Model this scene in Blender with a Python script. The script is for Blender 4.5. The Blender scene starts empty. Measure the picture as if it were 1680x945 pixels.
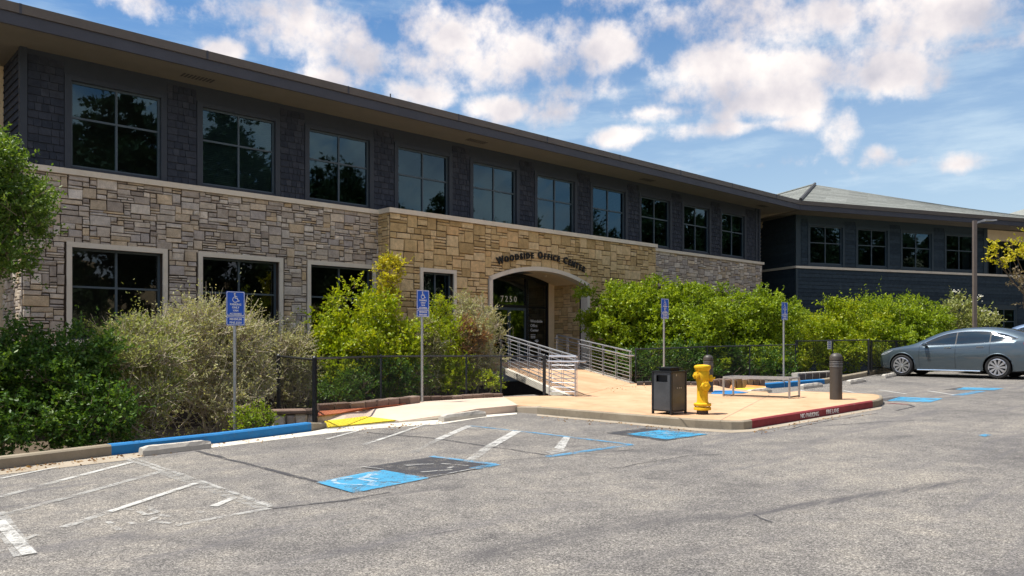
import bpy, bmesh, math, random
import numpy as np
from mathutils import Vector, Matrix
from mathutils.geometry import tessellate_polygon

random.seed(7)
RNG = np.random.default_rng(7)
SC = bpy.context.scene
COL = SC.collection
R = math.radians

# ------------------------------------------------------------------ camera
F = 1300.0          # focal length in photo pixels (photo 1680 x 945)
HZ = 560.0          # horizon row
EYE = 1.66
cam = bpy.data.cameras.new('camera')
camo = bpy.data.objects.new('camera', cam)
COL.objects.link(camo)
SC.camera = camo
camo.location = (0, 0, EYE)
camo.rotation_euler = (R(90), 0, 0)
cam.sensor_width = 36.0
cam.lens = 36.0 * F / 1680
cam.shift_y = (HZ - 472.5) / 1680
cam.clip_end = 3000
cam.clip_start = 0.1

# ------------------------------------------------------------------ sun, exposure
SUN_EL = 69.0
SUN_VEC = Vector((-math.cos(R(SUN_EL)) * math.cos(R(8)), -math.cos(R(SUN_EL)) * math.sin(R(8)), math.sin(R(SUN_EL))))
sl = bpy.data.lights.new('sun', 'SUN')
sl.energy = 3.95
sl.angle = R(0.5)
sl.color = (1.0, 0.95, 0.87)
so = bpy.data.objects.new('sun', sl)
COL.objects.link(so)
so.location = (-20, 0, 60)
so.rotation_euler = SUN_VEC.to_track_quat('Z', 'Y').to_euler()
SC.view_settings.view_transform = 'Standard'
SC.view_settings.look = 'None'
SC.view_settings.exposure = 0.82
SC.view_settings.gamma = 1.0
SC.render.engine = 'CYCLES'
SC.cycles.max_bounces = 8
SC.cycles.transparent_max_bounces = 12
SC.cycles.use_denoising = True


# ------------------------------------------------------------------ node helpers
class NT:
    def __init__(self, tree):
        self.t = tree
        self.n = tree.nodes
        self.l = tree.links

    def new(self, kind, **kw):
        nd = self.n.new(kind)
        for k, v in kw.items():
            setattr(nd, k, v)
        return nd

    def link(self, a, b):
        self.l.new(a, b)

    def val(self, sock, v):
        if hasattr(v, 'is_linked') or hasattr(v, 'links'):
            self.l.new(v, sock)
        else:
            sock.default_value = v

    def math(self, op, a, b=None, c=None, clamp=False):
        nd = self.new('ShaderNodeMath', operation=op)
        nd.use_clamp = clamp
        self.val(nd.inputs[0], a)
        if b is not None:
            self.val(nd.inputs[1], b)
        if c is not None:
            self.val(nd.inputs[2], c)
        return nd.outputs[0]

    def vmath(self, op, a, b=None):
        nd = self.new('ShaderNodeVectorMath', operation=op)
        self.val(nd.inputs[0], a)
        if b is not None:
            self.val(nd.inputs[1], b)
        return nd.outputs['Value'] if op in ('DOT_PRODUCT', 'LENGTH') else nd.outputs[0]

    def noise(self, vec, scale, detail=4, rough=0.55, dim='3D', dist=0.0):
        nd = self.new('ShaderNodeTexNoise', noise_dimensions=dim)
        if vec is not None:
            self.l.new(vec, nd.inputs['Vector'])
        nd.inputs['Scale'].default_value = scale
        nd.inputs['Detail'].default_value = detail
        nd.inputs['Roughness'].default_value = rough
        nd.inputs['Distortion'].default_value = dist
        return nd.outputs['Fac']

    def voro(self, vec, scale, feature='F1', out='Distance'):
        nd = self.new('ShaderNodeTexVoronoi', feature=feature)
        self.l.new(vec, nd.inputs['Vector'])
        nd.inputs['Scale'].default_value = scale
        return nd.outputs[out]

    def ramp(self, fac, stops, interp='LINEAR'):
        nd = self.new('ShaderNodeValToRGB')
        cr = nd.color_ramp
        cr.interpolation = interp
        while len(cr.elements) < len(stops):
            cr.elements.new(0.5)
        for e, (p, c) in zip(cr.elements, stops):
            e.position = p
            if isinstance(c, (int, float)):
                c = (c, c, c)
            e.color = (c[0], c[1], c[2], 1)
        self.val(nd.inputs[0], fac)
        return nd.outputs[0]

    def mix(self, fac, a, b, blend='MIX'):
        nd = self.new('ShaderNodeMix', data_type='RGBA', blend_type=blend)
        self.val(nd.inputs[0], fac)
        for s, v in ((nd.inputs[6], a), (nd.inputs[7], b)):
            if isinstance(v, tuple):
                s.default_value = (v[0], v[1], v[2], 1)
            else:
                self.l.new(v, s)
        return nd.outputs[2]

    def mapping(self, vec, scale=(1, 1, 1), rot=(0, 0, 0), loc=(0, 0, 0)):
        nd = self.new('ShaderNodeMapping')
        self.l.new(vec, nd.inputs[0])
        nd.inputs['Scale'].default_value = scale
        nd.inputs['Rotation'].default_value = rot
        nd.inputs['Location'].default_value = loc
        return nd.outputs[0]

    def maprange(self, v, a, b, c=0.0, d=1.0, smooth=True):
        nd = self.new('ShaderNodeMapRange')
        nd.interpolation_type = 'SMOOTHSTEP' if smooth else 'LINEAR'
        self.val(nd.inputs[0], v)
        for i, x in enumerate((a, b, c, d)):
            nd.inputs[i + 1].default_value = x
        return nd.outputs[0]

    def bump(self, h, strength=0.3, dist=0.01):
        nd = self.new('ShaderNodeBump')
        nd.inputs['Strength'].default_value = strength
        nd.inputs['Distance'].default_value = dist
        self.l.new(h, nd.inputs['Height'])
        return nd.outputs[0]


def newmat(name):
    m = bpy.data.materials.new(name)
    m.use_nodes = True
    t = NT(m.node_tree)
    b = m.node_tree.nodes['Principled BSDF']
    return m, t, b


def pos(t):
    return t.new('ShaderNodeNewGeometry').outputs['Position']


def attr(t, name='r'):
    return t.new('ShaderNodeAttribute', attribute_name=name).outputs['Fac']


def plain(name, col, rough=0.6, metal=0.0, var=0.12, scale=6.0, bump=0.0, bscale=40, spec=0.5):
    m, t, b = newmat(name)
    p = pos(t)
    n = t.noise(p, scale, 5)
    n2 = t.noise(p, scale * 9, 3)
    s = t.math('ADD', t.math('MULTIPLY', n, 0.7), t.math('MULTIPLY', n2, 0.3))
    lo = tuple(c * (1 - var) for c in col)
    hi = tuple(min(1, c * (1 + var)) for c in col)
    t.link(t.ramp(s, [(0.3, lo), (0.7, hi)]), b.inputs['Base Color'])
    b.inputs['Roughness'].default_value = rough
    b.inputs['Metallic'].default_value = metal
    b.inputs['Specular IOR Level'].default_value = spec
    if bump:
        t.link(t.bump(t.noise(p, bscale, 4), bump, 0.01), b.inputs['Normal'])
    return m


# ------------------------------------------------------------------ world
def build_world():
    w = bpy.data.worlds.new('World')
    SC.world = w
    w.use_nodes = True
    t = NT(w.node_tree)
    t.n.clear()
    out = t.new('ShaderNodeOutputWorld')
    bg = t.new('ShaderNodeBackground')
    bg.inputs['Strength'].default_value = 0.115
    t.link(bg.outputs[0], out.inputs[0])
    sky = t.new('ShaderNodeTexSky', sky_type='NISHITA')
    sky.sun_disc = False
    sky.sun_elevation = R(SUN_EL)
    sky.sun_rotation = math.atan2(SUN_VEC.x, SUN_VEC.y)
    sky.altitude = 50
    sky.air_density = 1.3
    sky.dust_density = 1.2
    sky.ozone_density = 4.0
    tc = t.new('ShaderNodeTexCoord')
    d = t.vmath('NORMALIZE', tc.outputs['Generated'])
    sep = t.new('ShaderNodeSeparateXYZ')
    t.link(d, sep.inputs[0])
    dz = t.math('MAXIMUM', sep.outputs[2], 0.0)
    # layered noise on a flat cloud deck, so that it recedes to the horizon
    k = t.math('DIVIDE', 1.0, t.math('ADD', dz, 0.22))
    comb = t.new('ShaderNodeCombineXYZ')
    t.link(t.math('MULTIPLY', sep.outputs[0], k), comb.inputs[0])
    t.link(t.math('MULTIPLY', sep.outputs[1], k), comb.inputs[1])
    deck = comb.outputs[0]
    nb = t.noise(d, 13.0, 10, 0.58)
    nb2 = t.noise(d, 36.0, 6, 0.62)
    # same noise sampled a little higher up: gives the lit tops and grey bases of the clouds
    sh = t.vmath('ADD', d, (-0.018, 0.0, 0.034))
    nu = t.noise(sh, 7.5, 7, 0.52)
    nl_ = t.noise(d, 7.5, 7, 0.52)
    blobs = [
        (505, 45, 135, 62, .85), (420, 15, 90, 34, .7), (372, 84, 48, 24, 1.0), (590, 90, 70, 44, .8), (700, 112, 58, 46, .6),
        (530, 128, 80, 30, .9), (670, 152, 75, 30, 1.0), (740, 50, 90, 45, .9), (860, 88, 120, 62, 1.0),
        (985, 82, 62, 42, 1.0), (830, 180, 62, 26, 1.0), (912, 184, 60, 28, 1.05), (1010, 224, 46, 19, 1.0),
        (940, 152, 90, 24, .55), (1180, 115, 125, 62, 1.0), (1330, 120, 150, 70, 1.0), (1450, 120, 85, 45, .95),
        (1260, 165, 120, 42, .85), (1390, 205, 34, 40, .75), (1442, 250, 28, 22, .8), (1574, 271, 44, 20, .95), (1500, 264, 30, 14, .6),
        (1180, 22, 150, 44, .85), (1380, 26, 230, 66, 1.0), (1565, 32, 120, 62, .95), (1240, 272, 50, 10, .4),
        (1240, 205, 160, 13, .55), (1080, 184, 100, 12, .5), (1600, 75, 110, 16, .5), (230, 0, 50, 22, .45),
        (1100, -30, 200, 40, .7), (700, -60, 200, 40, .6), (1500, -60, 200, 50, .8)]
    acc = None
    for (px, py, rx, ry, w8) in blobs:
        c = Vector(((px - 840) / F, 1.0, (HZ - py) / F)).normalized()
        tx = Vector((c.y, -c.x, 0)).normalized()
        tz = tx.cross(c)
        dist = Vector(((px - 840) / F, 1.0, (HZ - py) / F)).length
        ca = (Vector(((px - 840) / F, 0, 0)).length / 1.0)
        sx = rx / F / dist / math.sqrt(1 + ca * ca)
        sz = ry / F / dist
        dlt = t.vmath('SUBTRACT', d, tuple(c))
        a = t.math('DIVIDE', t.vmath('DOT_PRODUCT', dlt, tuple(tx)), sx)
        b = t.math('DIVIDE', t.vmath('DOT_PRODUCT', dlt, tuple(tz)), sz)
        r2 = t.math('SQRT', t.math('ADD', t.math('MULTIPLY', a, a), t.math('MULTIPLY', b, b)))
        v = t.math('MULTIPLY', t.math('SUBTRACT', 1.08, r2), w8 * 1.5)
        acc = v if acc is None else t.math('SMOOTH_MAX', acc, v, 0.3)
    front = t.math('MAXIMUM', acc, -0.75)
    # elsewhere: unseen free cloud field, its cover raised to brighten the shaded facade
    fld = t.math('SUBTRACT', t.math('MULTIPLY', t.noise(deck, 1.3, 3, 0.5), 6.0), 2.7)
    inframe = t.maprange(sep.outputs[1], 0.60, 0.72)
    body = t.math('ADD', t.math('MULTIPLY', front, inframe), t.math('MULTIPLY', fld, t.math('SUBTRACT', 1.0, inframe)))
    rough = t.math('ADD', t.math('MULTIPLY', t.math('SUBTRACT', nb, 0.5), 4.6), t.math('MULTIPLY', t.math('SUBTRACT', nb2, 0.5), 1.5))
    dens = t.math('ADD', body, rough)
    alpha = t.maprange(dens, -0.18, 1.15)
    lit = t.math('ADD', 0.60, t.math('ADD', t.math('MULTIPLY', t.math('SUBTRACT', nl_, nu), 2.8), t.math('MULTIPLY', t.math('SUBTRACT', nb, 0.5), 0.5)), clamp=True)
    thick = t.maprange(dens, 0.3, 1.7)
    shade = t.math('ADD', lit, t.math('MULTIPLY', thick, -0.16), clamp=True)
    ccol = t.ramp(shade, [(0.10, (3.2, 3.1, 3.4)), (0.42, (4.3, 4.0, 4.05)), (0.85, (5.8, 5.35, 5.05))])
    # thin high veil that whitens the sky towards the horizon
    veil = t.math('MULTIPLY', t.math('POWER', t.maprange(dz, 0.0, 0.46, 1.0, 0.0, smooth=False), 1.15), 0.98)
    veil = t.math('MULTIPLY', veil, t.maprange(sep.outputs[0], -0.5, 0.5, 0.70, 1.0, smooth=False))
    wisp = t.math('MULTIPLY', t.maprange(t.noise(t.mapping(d, scale=(5, 5, 26)), 1.0, 6, 0.6), 0.46, 0.74), 0.30)
    skyc = t.mix(1.0, sky.outputs[0], (0.17, 0.40, 0.60), 'MULTIPLY')
    hazy = t.mix(t.math('ADD', veil, wisp, clamp=True), skyc, (3.5, 4.25, 4.8))
    col = t.mix(t.math('MULTIPLY', alpha, 0.94), hazy, ccol)
    t.link(col, bg.inputs['Color'])


build_world()

# ------------------------------------------------------------------ place geometry
AF = math.atan(1390 / F)                       # direction of the main facade
D = Vector((math.sin(AF), math.cos(AF), 0))    # along the facade
B = Vector((-D.y, D.x, 0))                     # into the building
C0 = Vector((-3.6, 23.4, 0))                   # corner of the projecting stone bay
AW = math.atan(3360 / F)                       # the second building
DW = Vector((math.sin(AW), math.cos(AW), 0))
BW = Vector((-DW.y, DW.x, 0))
CW = Vector((14.66, 40.9, 0))
SL = 0.015


def gz(x, y):
    return SL * (D.x * x + D.y * y)


def G(px, py, off=0.0):
    """where the sight line of a photo point meets the sloping lot (plus off)"""
    x = (px - 840) / F
    v = (HZ - py) / F
    tt = (EYE - off) / (SL * (D.x * x + D.y) - v)
    return Vector((x * tt, tt, EYE + v * tt))


def P(px, py, Y):
    return Vector(((px - 840) / F * Y, Y, EYE + (HZ - py) / F * Y))


# ------------------------------------------------------------------ object helpers
def finish(o, parent=None, label=None, cat=None, group=None, kind=None):
    COL.objects.link(o)
    if parent is not None:
        o.parent = parent
    if label:
        o['label'] = label
    if cat:
        o['category'] = cat
    if group:
        o['group'] = group
    if kind:
        o['kind'] = kind
    return o


def empty(name, loc, rz=0.0, label=None, cat=None, group=None):
    o = bpy.data.objects.new(name, None)
    o.empty_display_size = 0.3
    o.location = loc
    o.rotation_euler = (0, 0, rz)
    return finish(o, None, label, cat, group)


def copy_tree(o, parent=None):
    c = o.copy()
    COL.objects.link(c)
    if parent is not None:
        c.parent = parent
    for ch in list(o.children):
        copy_tree(ch, c)
    return c


class MB:
    """collects faces and builds one mesh"""

    def __init__(self):
        self.v = []
        self.f = []
        self.m = []
        self.r = []
        self.rv = 0.5

    def add(self, vs, fs, mi=0):
        n = len(self.v)
        self.v += [tuple(p) for p in vs]
        for f in fs:
            self.f.append(tuple(n + i for i in f))
            self.m.append(mi)
            self.r.append(self.rv)
        return self

    def box(self, x0, x1, y0, y1, z0, z1, mi=0):
        vs = [(x0, y0, z0), (x1, y0, z0), (x1, y1, z0), (x0, y1, z0), (x0, y0, z1), (x1, y0, z1), (x1, y1, z1), (x0, y1, z1)]
        return self.add(vs, [(0, 3, 2, 1), (4, 5, 6, 7), (0, 1, 5, 4), (1, 2, 6, 5), (2, 3, 7, 6), (3, 0, 4, 7)], mi)

    def cham(self, x0, x1, y0, y1, z0, z1, c, mi=0):
        """block with chamfered front (towards -y)"""
        vs = [(x0, y1, z0), (x1, y1, z0), (x1, y1, z1), (x0, y1, z1), (x0, y0 + c, z0), (x1, y0 + c, z0), (x1, y0 + c, z1), (x0, y0 + c, z1),
              (x0 + c, y0, z0 + c), (x1 - c, y0, z0 + c), (x1 - c, y0, z1 - c), (x0 + c, y0, z1 - c)]
        return self.add(vs, [(8, 9, 10, 11), (4, 5, 9, 8), (5, 6, 10, 9), (6, 7, 11, 10), (7, 4, 8, 11), (0, 1, 5, 4), (1, 2, 6, 5), (2, 3, 7, 6), (3, 0, 4, 7)], mi)

    def tube(self, pts, rad, n=8, mi=0, cap=True, close=False):
        pts = [Vector(p) for p in pts]
        rads = rad if isinstance(rad, (list, tuple)) else [rad] * len(pts)
        rings = []
        N = len(pts)
        for i, p in enumerate(pts):
            if close:
                d = pts[(i + 1) % N] - pts[i - 1]
            else:
                d = pts[min(i + 1, N - 1)] - pts[max(i - 1, 0)]
            if d.length < 1e-9:
                d = Vector((0, 0, 1))
            d.normalize()
            up = Vector((0, 0, 1)) if abs(d.z) < 0.9 else Vector((1, 0, 0))
            a = d.cross(up).normalized()
            b = a.cross(d)
            rings.append([p + (a * math.cos(2 * math.pi * j / n) + b * math.sin(2 * math.pi * j / n)) * rads[i] for j in range(n)])
        vs = [q for r_ in rings for q in r_]
        fs = []
        for i in range(N if close else N - 1):
            i2 = (i + 1) % N
            for j in range(n):
                fs.append((i * n + j, i * n + (j + 1) % n, i2 * n + (j + 1) % n, i2 * n + j))
        if cap and not close:
            fs.append(tuple(range(n)))
            fs.append(tuple((N - 1) * n + j for j in reversed(range(n))))
        return self.add(vs, fs, mi)

    def lathe(self, prof, n=24, c=(0, 0, 0), axis='Z', mi=0):
        """profile of (radius, height)"""
        vs = []
        for (r_, h) in prof:
            for j in range(n):
                a = 2 * math.pi * j / n
                x, y = r_ * math.cos(a), r_ * math.sin(a)
                if axis == 'Z':
                    q = (x, y, h)
                elif axis == 'Y':
                    q = (x, h, y)
                else:
                    q = (h, x, y)
                vs.append((q[0] + c[0], q[1] + c[1], q[2] + c[2]))
        fs = []
        for i in range(len(prof) - 1):
            for j in range(n):
                fs.append((i * n + j, i * n + (j + 1) % n, (i + 1) * n + (j + 1) % n, (i + 1) * n + j))
        fs.append(tuple(reversed(range(n))))
        fs.append(tuple((len(prof) - 1) * n + j for j in range(n)))
        return self.add(vs, fs, mi)

    def bar(self, a, b, w, h, mi=0):
        """rectangular bar from a to b"""
        a = Vector(a)
        b = Vector(b)
        d = (b - a).normalized()
        up = Vector((0, 0, 1)) if abs(d.z) < 0.95 else Vector((0, 1, 0))
        s = d.cross(up).normalized() * (w / 2)
        u = s.cross(d).normalized() * (h / 2)
        vs = [a - s - u, a + s - u, a + s + u, a - s + u, b - s - u, b + s - u, b + s + u, b - s + u]
        return self.add(vs, [(0, 3, 2, 1), (4, 5, 6, 7), (0, 1, 5, 4), (1, 2, 6, 5), (2, 3, 7, 6), (3, 0, 4, 7)], mi)

    def mesh(self, name, mats, smooth=False, fix=True):
        me = bpy.data.meshes.new(name)
        me.from_pydata(self.v, [], self.f)
        if not isinstance(mats, (list, tuple)):
            mats = [mats]
        for m in mats:
            me.materials.append(m)
        me.polygons.foreach_set('material_index', self.m)
        at = me.attributes.new('r', 'FLOAT', 'FACE')
        at.data.foreach_set('value', self.r)
        if fix:
            bm = bmesh.new()
            bm.from_mesh(me)
            bmesh.ops.recalc_face_normals(bm, faces=bm.faces)
            bm.to_mesh(me)
            bm.free()
        if smooth:
            me.polygons.foreach_set('use_smooth', [True] * len(me.polygons))
            try:
                me.set_sharp_from_angle(angle=R(38))
            except Exception:
                pass
        me.update()
        return me

    def build(self, name, mats, parent=None, smooth=False, label=None, cat=None, group=None, kind=None, fix=True):
        return finish(bpy.data.objects.new(name, self.mesh(name, mats, smooth, fix)), parent, label, cat, group, kind)


def text_mesh(txt, size, mat, extrude=0.004, offset=0.0, align='CENTER'):
    cu = bpy.data.curves.new('t', 'FONT')
    cu.body = txt
    cu.size = size
    cu.extrude = extrude
    cu.offset = offset
    cu.resolution_u = 2
    cu.align_x = align
    o = bpy.data.objects.new('t', cu)
    COL.objects.link(o)
    dg = bpy.context.evaluated_depsgraph_get()
    me = bpy.data.meshes.new_from_object(o.evaluated_get(dg))
    bpy.data.objects.remove(o)
    me.materials.clear()
    me.materials.append(mat)
    return me


def slab(name, pts, mats, depth=0.5, label=None, parent=None, kind='structure', raw=False):
    """pts: photo points (x, y, offset above the lot); a surface with skirts going down"""
    W = pts if raw else [G(*p) for p in pts]
    flat = [Vector((p.x, p.y, 0)) for p in W]
    tris = tessellate_polygon([flat])
    mb = MB()
    n = len(W)
    mb.v = [tuple(p) for p in W]
    for tr in tris:
        a, b, c = [flat[i] for i in tr]
        f = tuple(tr)
        if (b - a).cross(c - a).z < 0:
            f = tuple(reversed(tr))
        mb.f.append(f)
        mb.m.append(0)
        mb.r.append(.5)
    if depth:
        mb.v += [(p.x, p.y, p.z - depth) for p in W]
        area = sum(flat[i].x * flat[(i + 1) % n].y - flat[(i + 1) % n].x * flat[i].y for i in range(n))
        for i in range(n):
            j = (i + 1) % n
            q = (i, i + n, j + n, j) if area > 0 else (i, j, j + n, i + n)
            mb.f.append(q)
            mb.m.append(0)
            mb.r.append(.5)
    o = mb.build(name, mats, parent, label=label, kind=kind, fix=False)
    return o


# ------------------------------------------------------------------ materials
def m_asphalt():
    m, t, b = newmat('asphalt')
    p = pos(t)
    base = t.noise(p, 0.35, 6, 0.6)
    mid = t.noise(p, 3.0, 6, 0.65)
    # stones of the worn surface: pale chips in a darker binder
    v1 = t.voro(p, 92.0, out='Color')
    sp = t.new('ShaderNodeSeparateColor')
    t.link(v1, sp.inputs[0])
    v2 = t.voro(p, 190.0, out='Color')
    sp2 = t.new('ShaderNodeSeparateColor')
    t.link(v2, sp2.inputs[0])
    chip = t.math('ADD', t.math('MULTIPLY', sp.outputs[0], 0.6), t.math('MULTIPLY', sp2.outputs[0], 0.4))
    col = t.ramp(chip, [(0.10, (0.058, 0.055, 0.052)), (0.40, (0.140, 0.131, 0.120)), (0.66, (0.225, 0.210, 0.190)), (0.93, (0.44, 0.412, 0.372))])
    c2 = t.ramp(t.math('ADD', t.math('MULTIPLY', base, 0.55), t.math('MULTIPLY', mid, 0.45)), [(0.36, (0.60, 0.60, 0.62)), (0.5, (0.97, 0.96, 0.95)), (0.62, (1.30, 1.26, 1.18))])
    col = t.mix(1.0, col, c2, 'MULTIPLY')
    # wheel-worn streaks along the drive
    rot = math.atan2(D.y, D.x)
    q = t.mapping(p, rot=(0, 0, -rot))
    q = t.mapping(q, scale=(0.22, 2.2, 1))
    st = t.noise(q, 1.0, 6, 0.62, dist=0.4)
    col = t.mix(t.math('MULTIPLY', t.maprange(st, 0.50, 0.70), 0.55), col, (0.105, 0.10, 0.105))
    q2 = t.mapping(p, scale=(0.5, 1.7, 1), rot=(0, 0, 0.4))
    st2 = t.noise(q2, 1.0, 7, 0.7, dist=0.8)
    col = t.mix(t.math('MULTIPLY', t.maprange(st2, 0.56, 0.78), 0.28), col, (0.40, 0.36, 0.31))
    # dark tyre tracks (segments on the ground)
    seg = [((760, 915), (1010, 865), .26, .75), ((960, 872), (1230, 842), .20, .8), ((1180, 850), (1600, 787), .16, 1.15), ((1000, 925), (1300, 880), .2, .45), ((440, 838), (760, 796), .11, .75),
           ((700, 800), (905, 764), .10, .5), ((820, 895), (1160, 830), .16, .45), ((180, 878), (620, 905), .25, .4), ((1240, 730), (1560, 712), .3, .5),
           ((880, 742), (1130, 738), .25, .45), ((0, 700), (1, 700), .1, 0)]
    sepp = t.new('ShaderNodeSeparateXYZ')
    t.link(p, sepp.inputs[0])
    wob = t.math('MULTIPLY', t.math('SUBTRACT', t.noise(p, 1.1, 5, 0.6), 0.5), 0.9)
    tot = None
    for (a, c, w, k) in seg:
        A = G(*a)
        Cc = G(*c)
        dv = (Cc - A)
        dv.z = 0
        L = dv.length
        dv.normalize()
        al = t.math('SUBTRACT', t.vmath('DOT_PRODUCT', p, (dv.x, dv.y, 0)), dv.x * A.x + dv.y * A.y)
        ac = t.math('ADD', t.math('SUBTRACT', t.vmath('DOT_PRODUCT', p, (-dv.y, dv.x, 0)), -dv.y * A.x + dv.x * A.y), t.math('MULTIPLY', wob, w * 1.2))
        m1 = t.maprange(t.math('ABSOLUTE', ac), 0.15 * w, w, 1.0, 0.0)
        m2 = t.maprange(t.math('ABSOLUTE', t.math('SUBTRACT', al, L / 2)), L * 0.40, L * 0.58, 1.0, 0.0)
        mm = t.math('MULTIPLY', t.math('MULTIPLY', m1, m2), k)
        tot = mm if tot is None else t.math('MAXIMUM', tot, mm)
    brk = t.maprange(t.noise(t.mapping(q, scale=(3, 3, 1)), 2.0, 7, 0.8), 0.38, 0.62)
    tot = t.math('MULTIPLY', tot, t.math('ADD', 0.26, t.math('MULTIPLY', brk, 0.62)))
    col = t.mix(tot, col, (0.080, 0.076, 0.078))
    # oil drips and small dark stains
    oil = t.maprange(t.noise(p, 1.7, 4, 0.6, dist=0.6), 0.66, 0.76)
    oil2 = t.maprange(t.voro(p, 3.1), 0.05, 0.11, 1.0, 0.0)
    col = t.mix(t.math('MULTIPLY', t.math('MAXIMUM', oil, t.math('MULTIPLY', oil2, t.maprange(t.noise(p, 0.6, 3), 0.5, 0.6))), 0.5), col, (0.06, 0.055, 0.055))
    t.link(col, b.inputs['Base Color'])
    b.inputs['Roughness'].default_value = 0.9
    b.inputs['Specular IOR Level'].default_value = 0.25
    h = t.math('ADD', t.math('MULTIPLY', chip, 0.5), t.math('MULTIPLY', mid, 0.5))
    t.link(t.bump(h, 0.55, 0.006), b.inputs['Normal'])
    return m


def m_paint(name, col, wear=0.4, scale=5.0, rough=0.75):
    """road paint, worn through to the asphalt below"""
    m, t, b = newmat(name)
    p = pos(t)
    n = t.math('ADD', t.math('MULTIPLY', t.noise(p, scale, 8, 0.75), 0.6), t.math('MULTIPLY', t.noise(p, 42, 5, 0.75), 0.4))
    v = t.noise(p, 2.0, 4)
    c = t.ramp(v, [(0.3, tuple(x * 0.82 for x in col)), (0.7, col)])
    t.link(c, b.inputs['Base Color'])
    b.inputs['Roughness'].default_value = rough
    tr = t.new('ShaderNodeBsdfTransparent')
    mx = t.new('ShaderNodeMixShader')
    th = 0.66 - wear * 0.20
    gone = t.maprange(n, th - 0.16, th + 0.06)
    t.link(t.math('MAXIMUM', gone, wear * 0.62), mx.inputs[0])
    t.link(b.outputs[0], mx.inputs[1])
    t.link(tr.outputs[0], mx.inputs[2])
    out = [x for x in t.n if x.type == 'OUTPUT_MATERIAL'][0]
    t.link(mx.outputs[0], out.inputs[0])
    return m


def m_concrete(name, c1, c2, stain=(0.25, 0.2, 0.16), k=0.35, sc=1.2, bump=0.25):
    m, t, b = newmat(name)
    p = pos(t)
    n = t.noise(p, sc, 8, 0.65)
    n2 = t.noise(p, 55, 4, 0.7)
    col = t.ramp(t.math('ADD', t.math('MULTIPLY', n, 0.75), t.math('MULTIPLY', n2, 0.25)), [(0.34, c1), (0.66, c2)])
    s = t.maprange(t.noise(p, sc * 2.7, 7, 0.72, dist=0.5), 0.52, 0.74)
    col = t.mix(t.math('MULTIPLY', s, k), col, stain)
    t.link(col, b.inputs['Base Color'])
    b.inputs['Roughness'].default_value = 0.85
    b.inputs['Specular IOR Level'].default_value = 0.3
    t.link(t.bump(n2, bump, 0.004), b.inputs['Normal'])
    return m


def m_stone(name, stops, bump=0.6):
    m, t, b = newmat(name)
    p = pos(t)
    r_ = attr(t)
    col = t.ramp(r_, stops, 'LINEAR')
    n = t.noise(p, 6, 7, 0.65)
    n2 = t.noise(p, 40, 5, 0.7)
    mott = t.ramp(t.math('ADD', t.math('MULTIPLY', n, 0.6), t.math('MULTIPLY', n2, 0.4)), [(0.34, 0.66), (0.66, 1.28)])
    col = t.mix(1.0, col, mott, 'MULTIPLY')
    t.link(col, b.inputs['Base Color'])
    b.inputs['Roughness'].default_value = 0.88
    b.inputs['Specular IOR Level'].default_value = 0.25
    t.link(t.bump(t.math('ADD', n, n2), bump, 0.012), b.inputs['Normal'])
    return m


def m_leaf(name, stops, trans=0.35, rough=0.45):
    m, t, b = newmat(name)
    r_ = attr(t)
    n = t.noise(pos(t), 1.6, 3)
    f = t.math('ADD', t.math('MULTIPLY', r_, 0.75), t.math('MULTIPLY', n, 0.35), clamp=True)
    col = t.ramp(f, stops)
    t.link(col, b.inputs['Base Color'])
    b.inputs['Roughness'].default_value = rough
    b.inputs['Specular IOR Level'].default_value = 0.35
    tl = t.new('ShaderNodeBsdfTranslucent')
    t.link(t.mix(1.0, col, (1.25, 1.2, 0.55), 'MULTIPLY'), tl.inputs[0])
    mx = t.new('ShaderNodeMixShader')
    mx.inputs[0].default_value = trans
    t.link(b.outputs[0], mx.inputs[1])
    t.link(tl.outputs[0], mx.inputs[2])
    out = [x for x in t.n if x.type == 'OUTPUT_MATERIAL'][0]
    t.link(mx.outputs[0], out.inputs[0])
    return m


def m_glass(name, tint=(0.30, 0.40, 0.42), ior=2.0, refl=(0.62, 0.86, 1.0)):
    m, t, b = newmat(name)
    t.n.remove(b)
    out = [x for x in t.n if x.type == 'OUTPUT_MATERIAL'][0]
    fr = t.new('ShaderNodeFresnel')
    fr.inputs[0].default_value = ior
    tr = t.new('ShaderNodeBsdfTransparent')
    tr.inputs[0].default_value = (*tint, 1)
    gl = t.new('ShaderNodeBsdfGlossy')
    gl.inputs['Roughness'].default_value = 0.015
    gl.inputs['Color'].default_value = (*refl, 1)
    bp = t.bump(t.noise(pos(t), 1.1, 1), 0.015, 0.05)
    t.link(bp, gl.inputs['Normal'])
    mx = t.new('ShaderNodeMixShader')
    t.link(fr.outputs[0], mx.inputs[0])
    t.link(tr.outputs[0], mx.inputs[1])
    t.link(gl.outputs[0], mx.inputs[2])
    t.link(mx.outputs[0], out.inputs[0])
    return m


def m_car(name, col):
    m, t, b = newmat(name)
    b.inputs['Base Color'].default_value = (*col, 1)
    b.inputs['Metallic'].default_value = 0.55
    b.inputs['Roughness'].default_value = 0.32
    b.inputs['Coat Weight'].default_value = 1.0
    b.inputs['Coat Roughness'].default_value = 0.03
    n = t.noise(pos(t), 900, 1)
    t.link(t.mix(0.12, (*col,), t.ramp(n, [(0.4, tuple(c * .6 for c in col)), (0.6, tuple(c * 1.5 for c in col))])), b.inputs['Base Color'])
    return m


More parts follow.
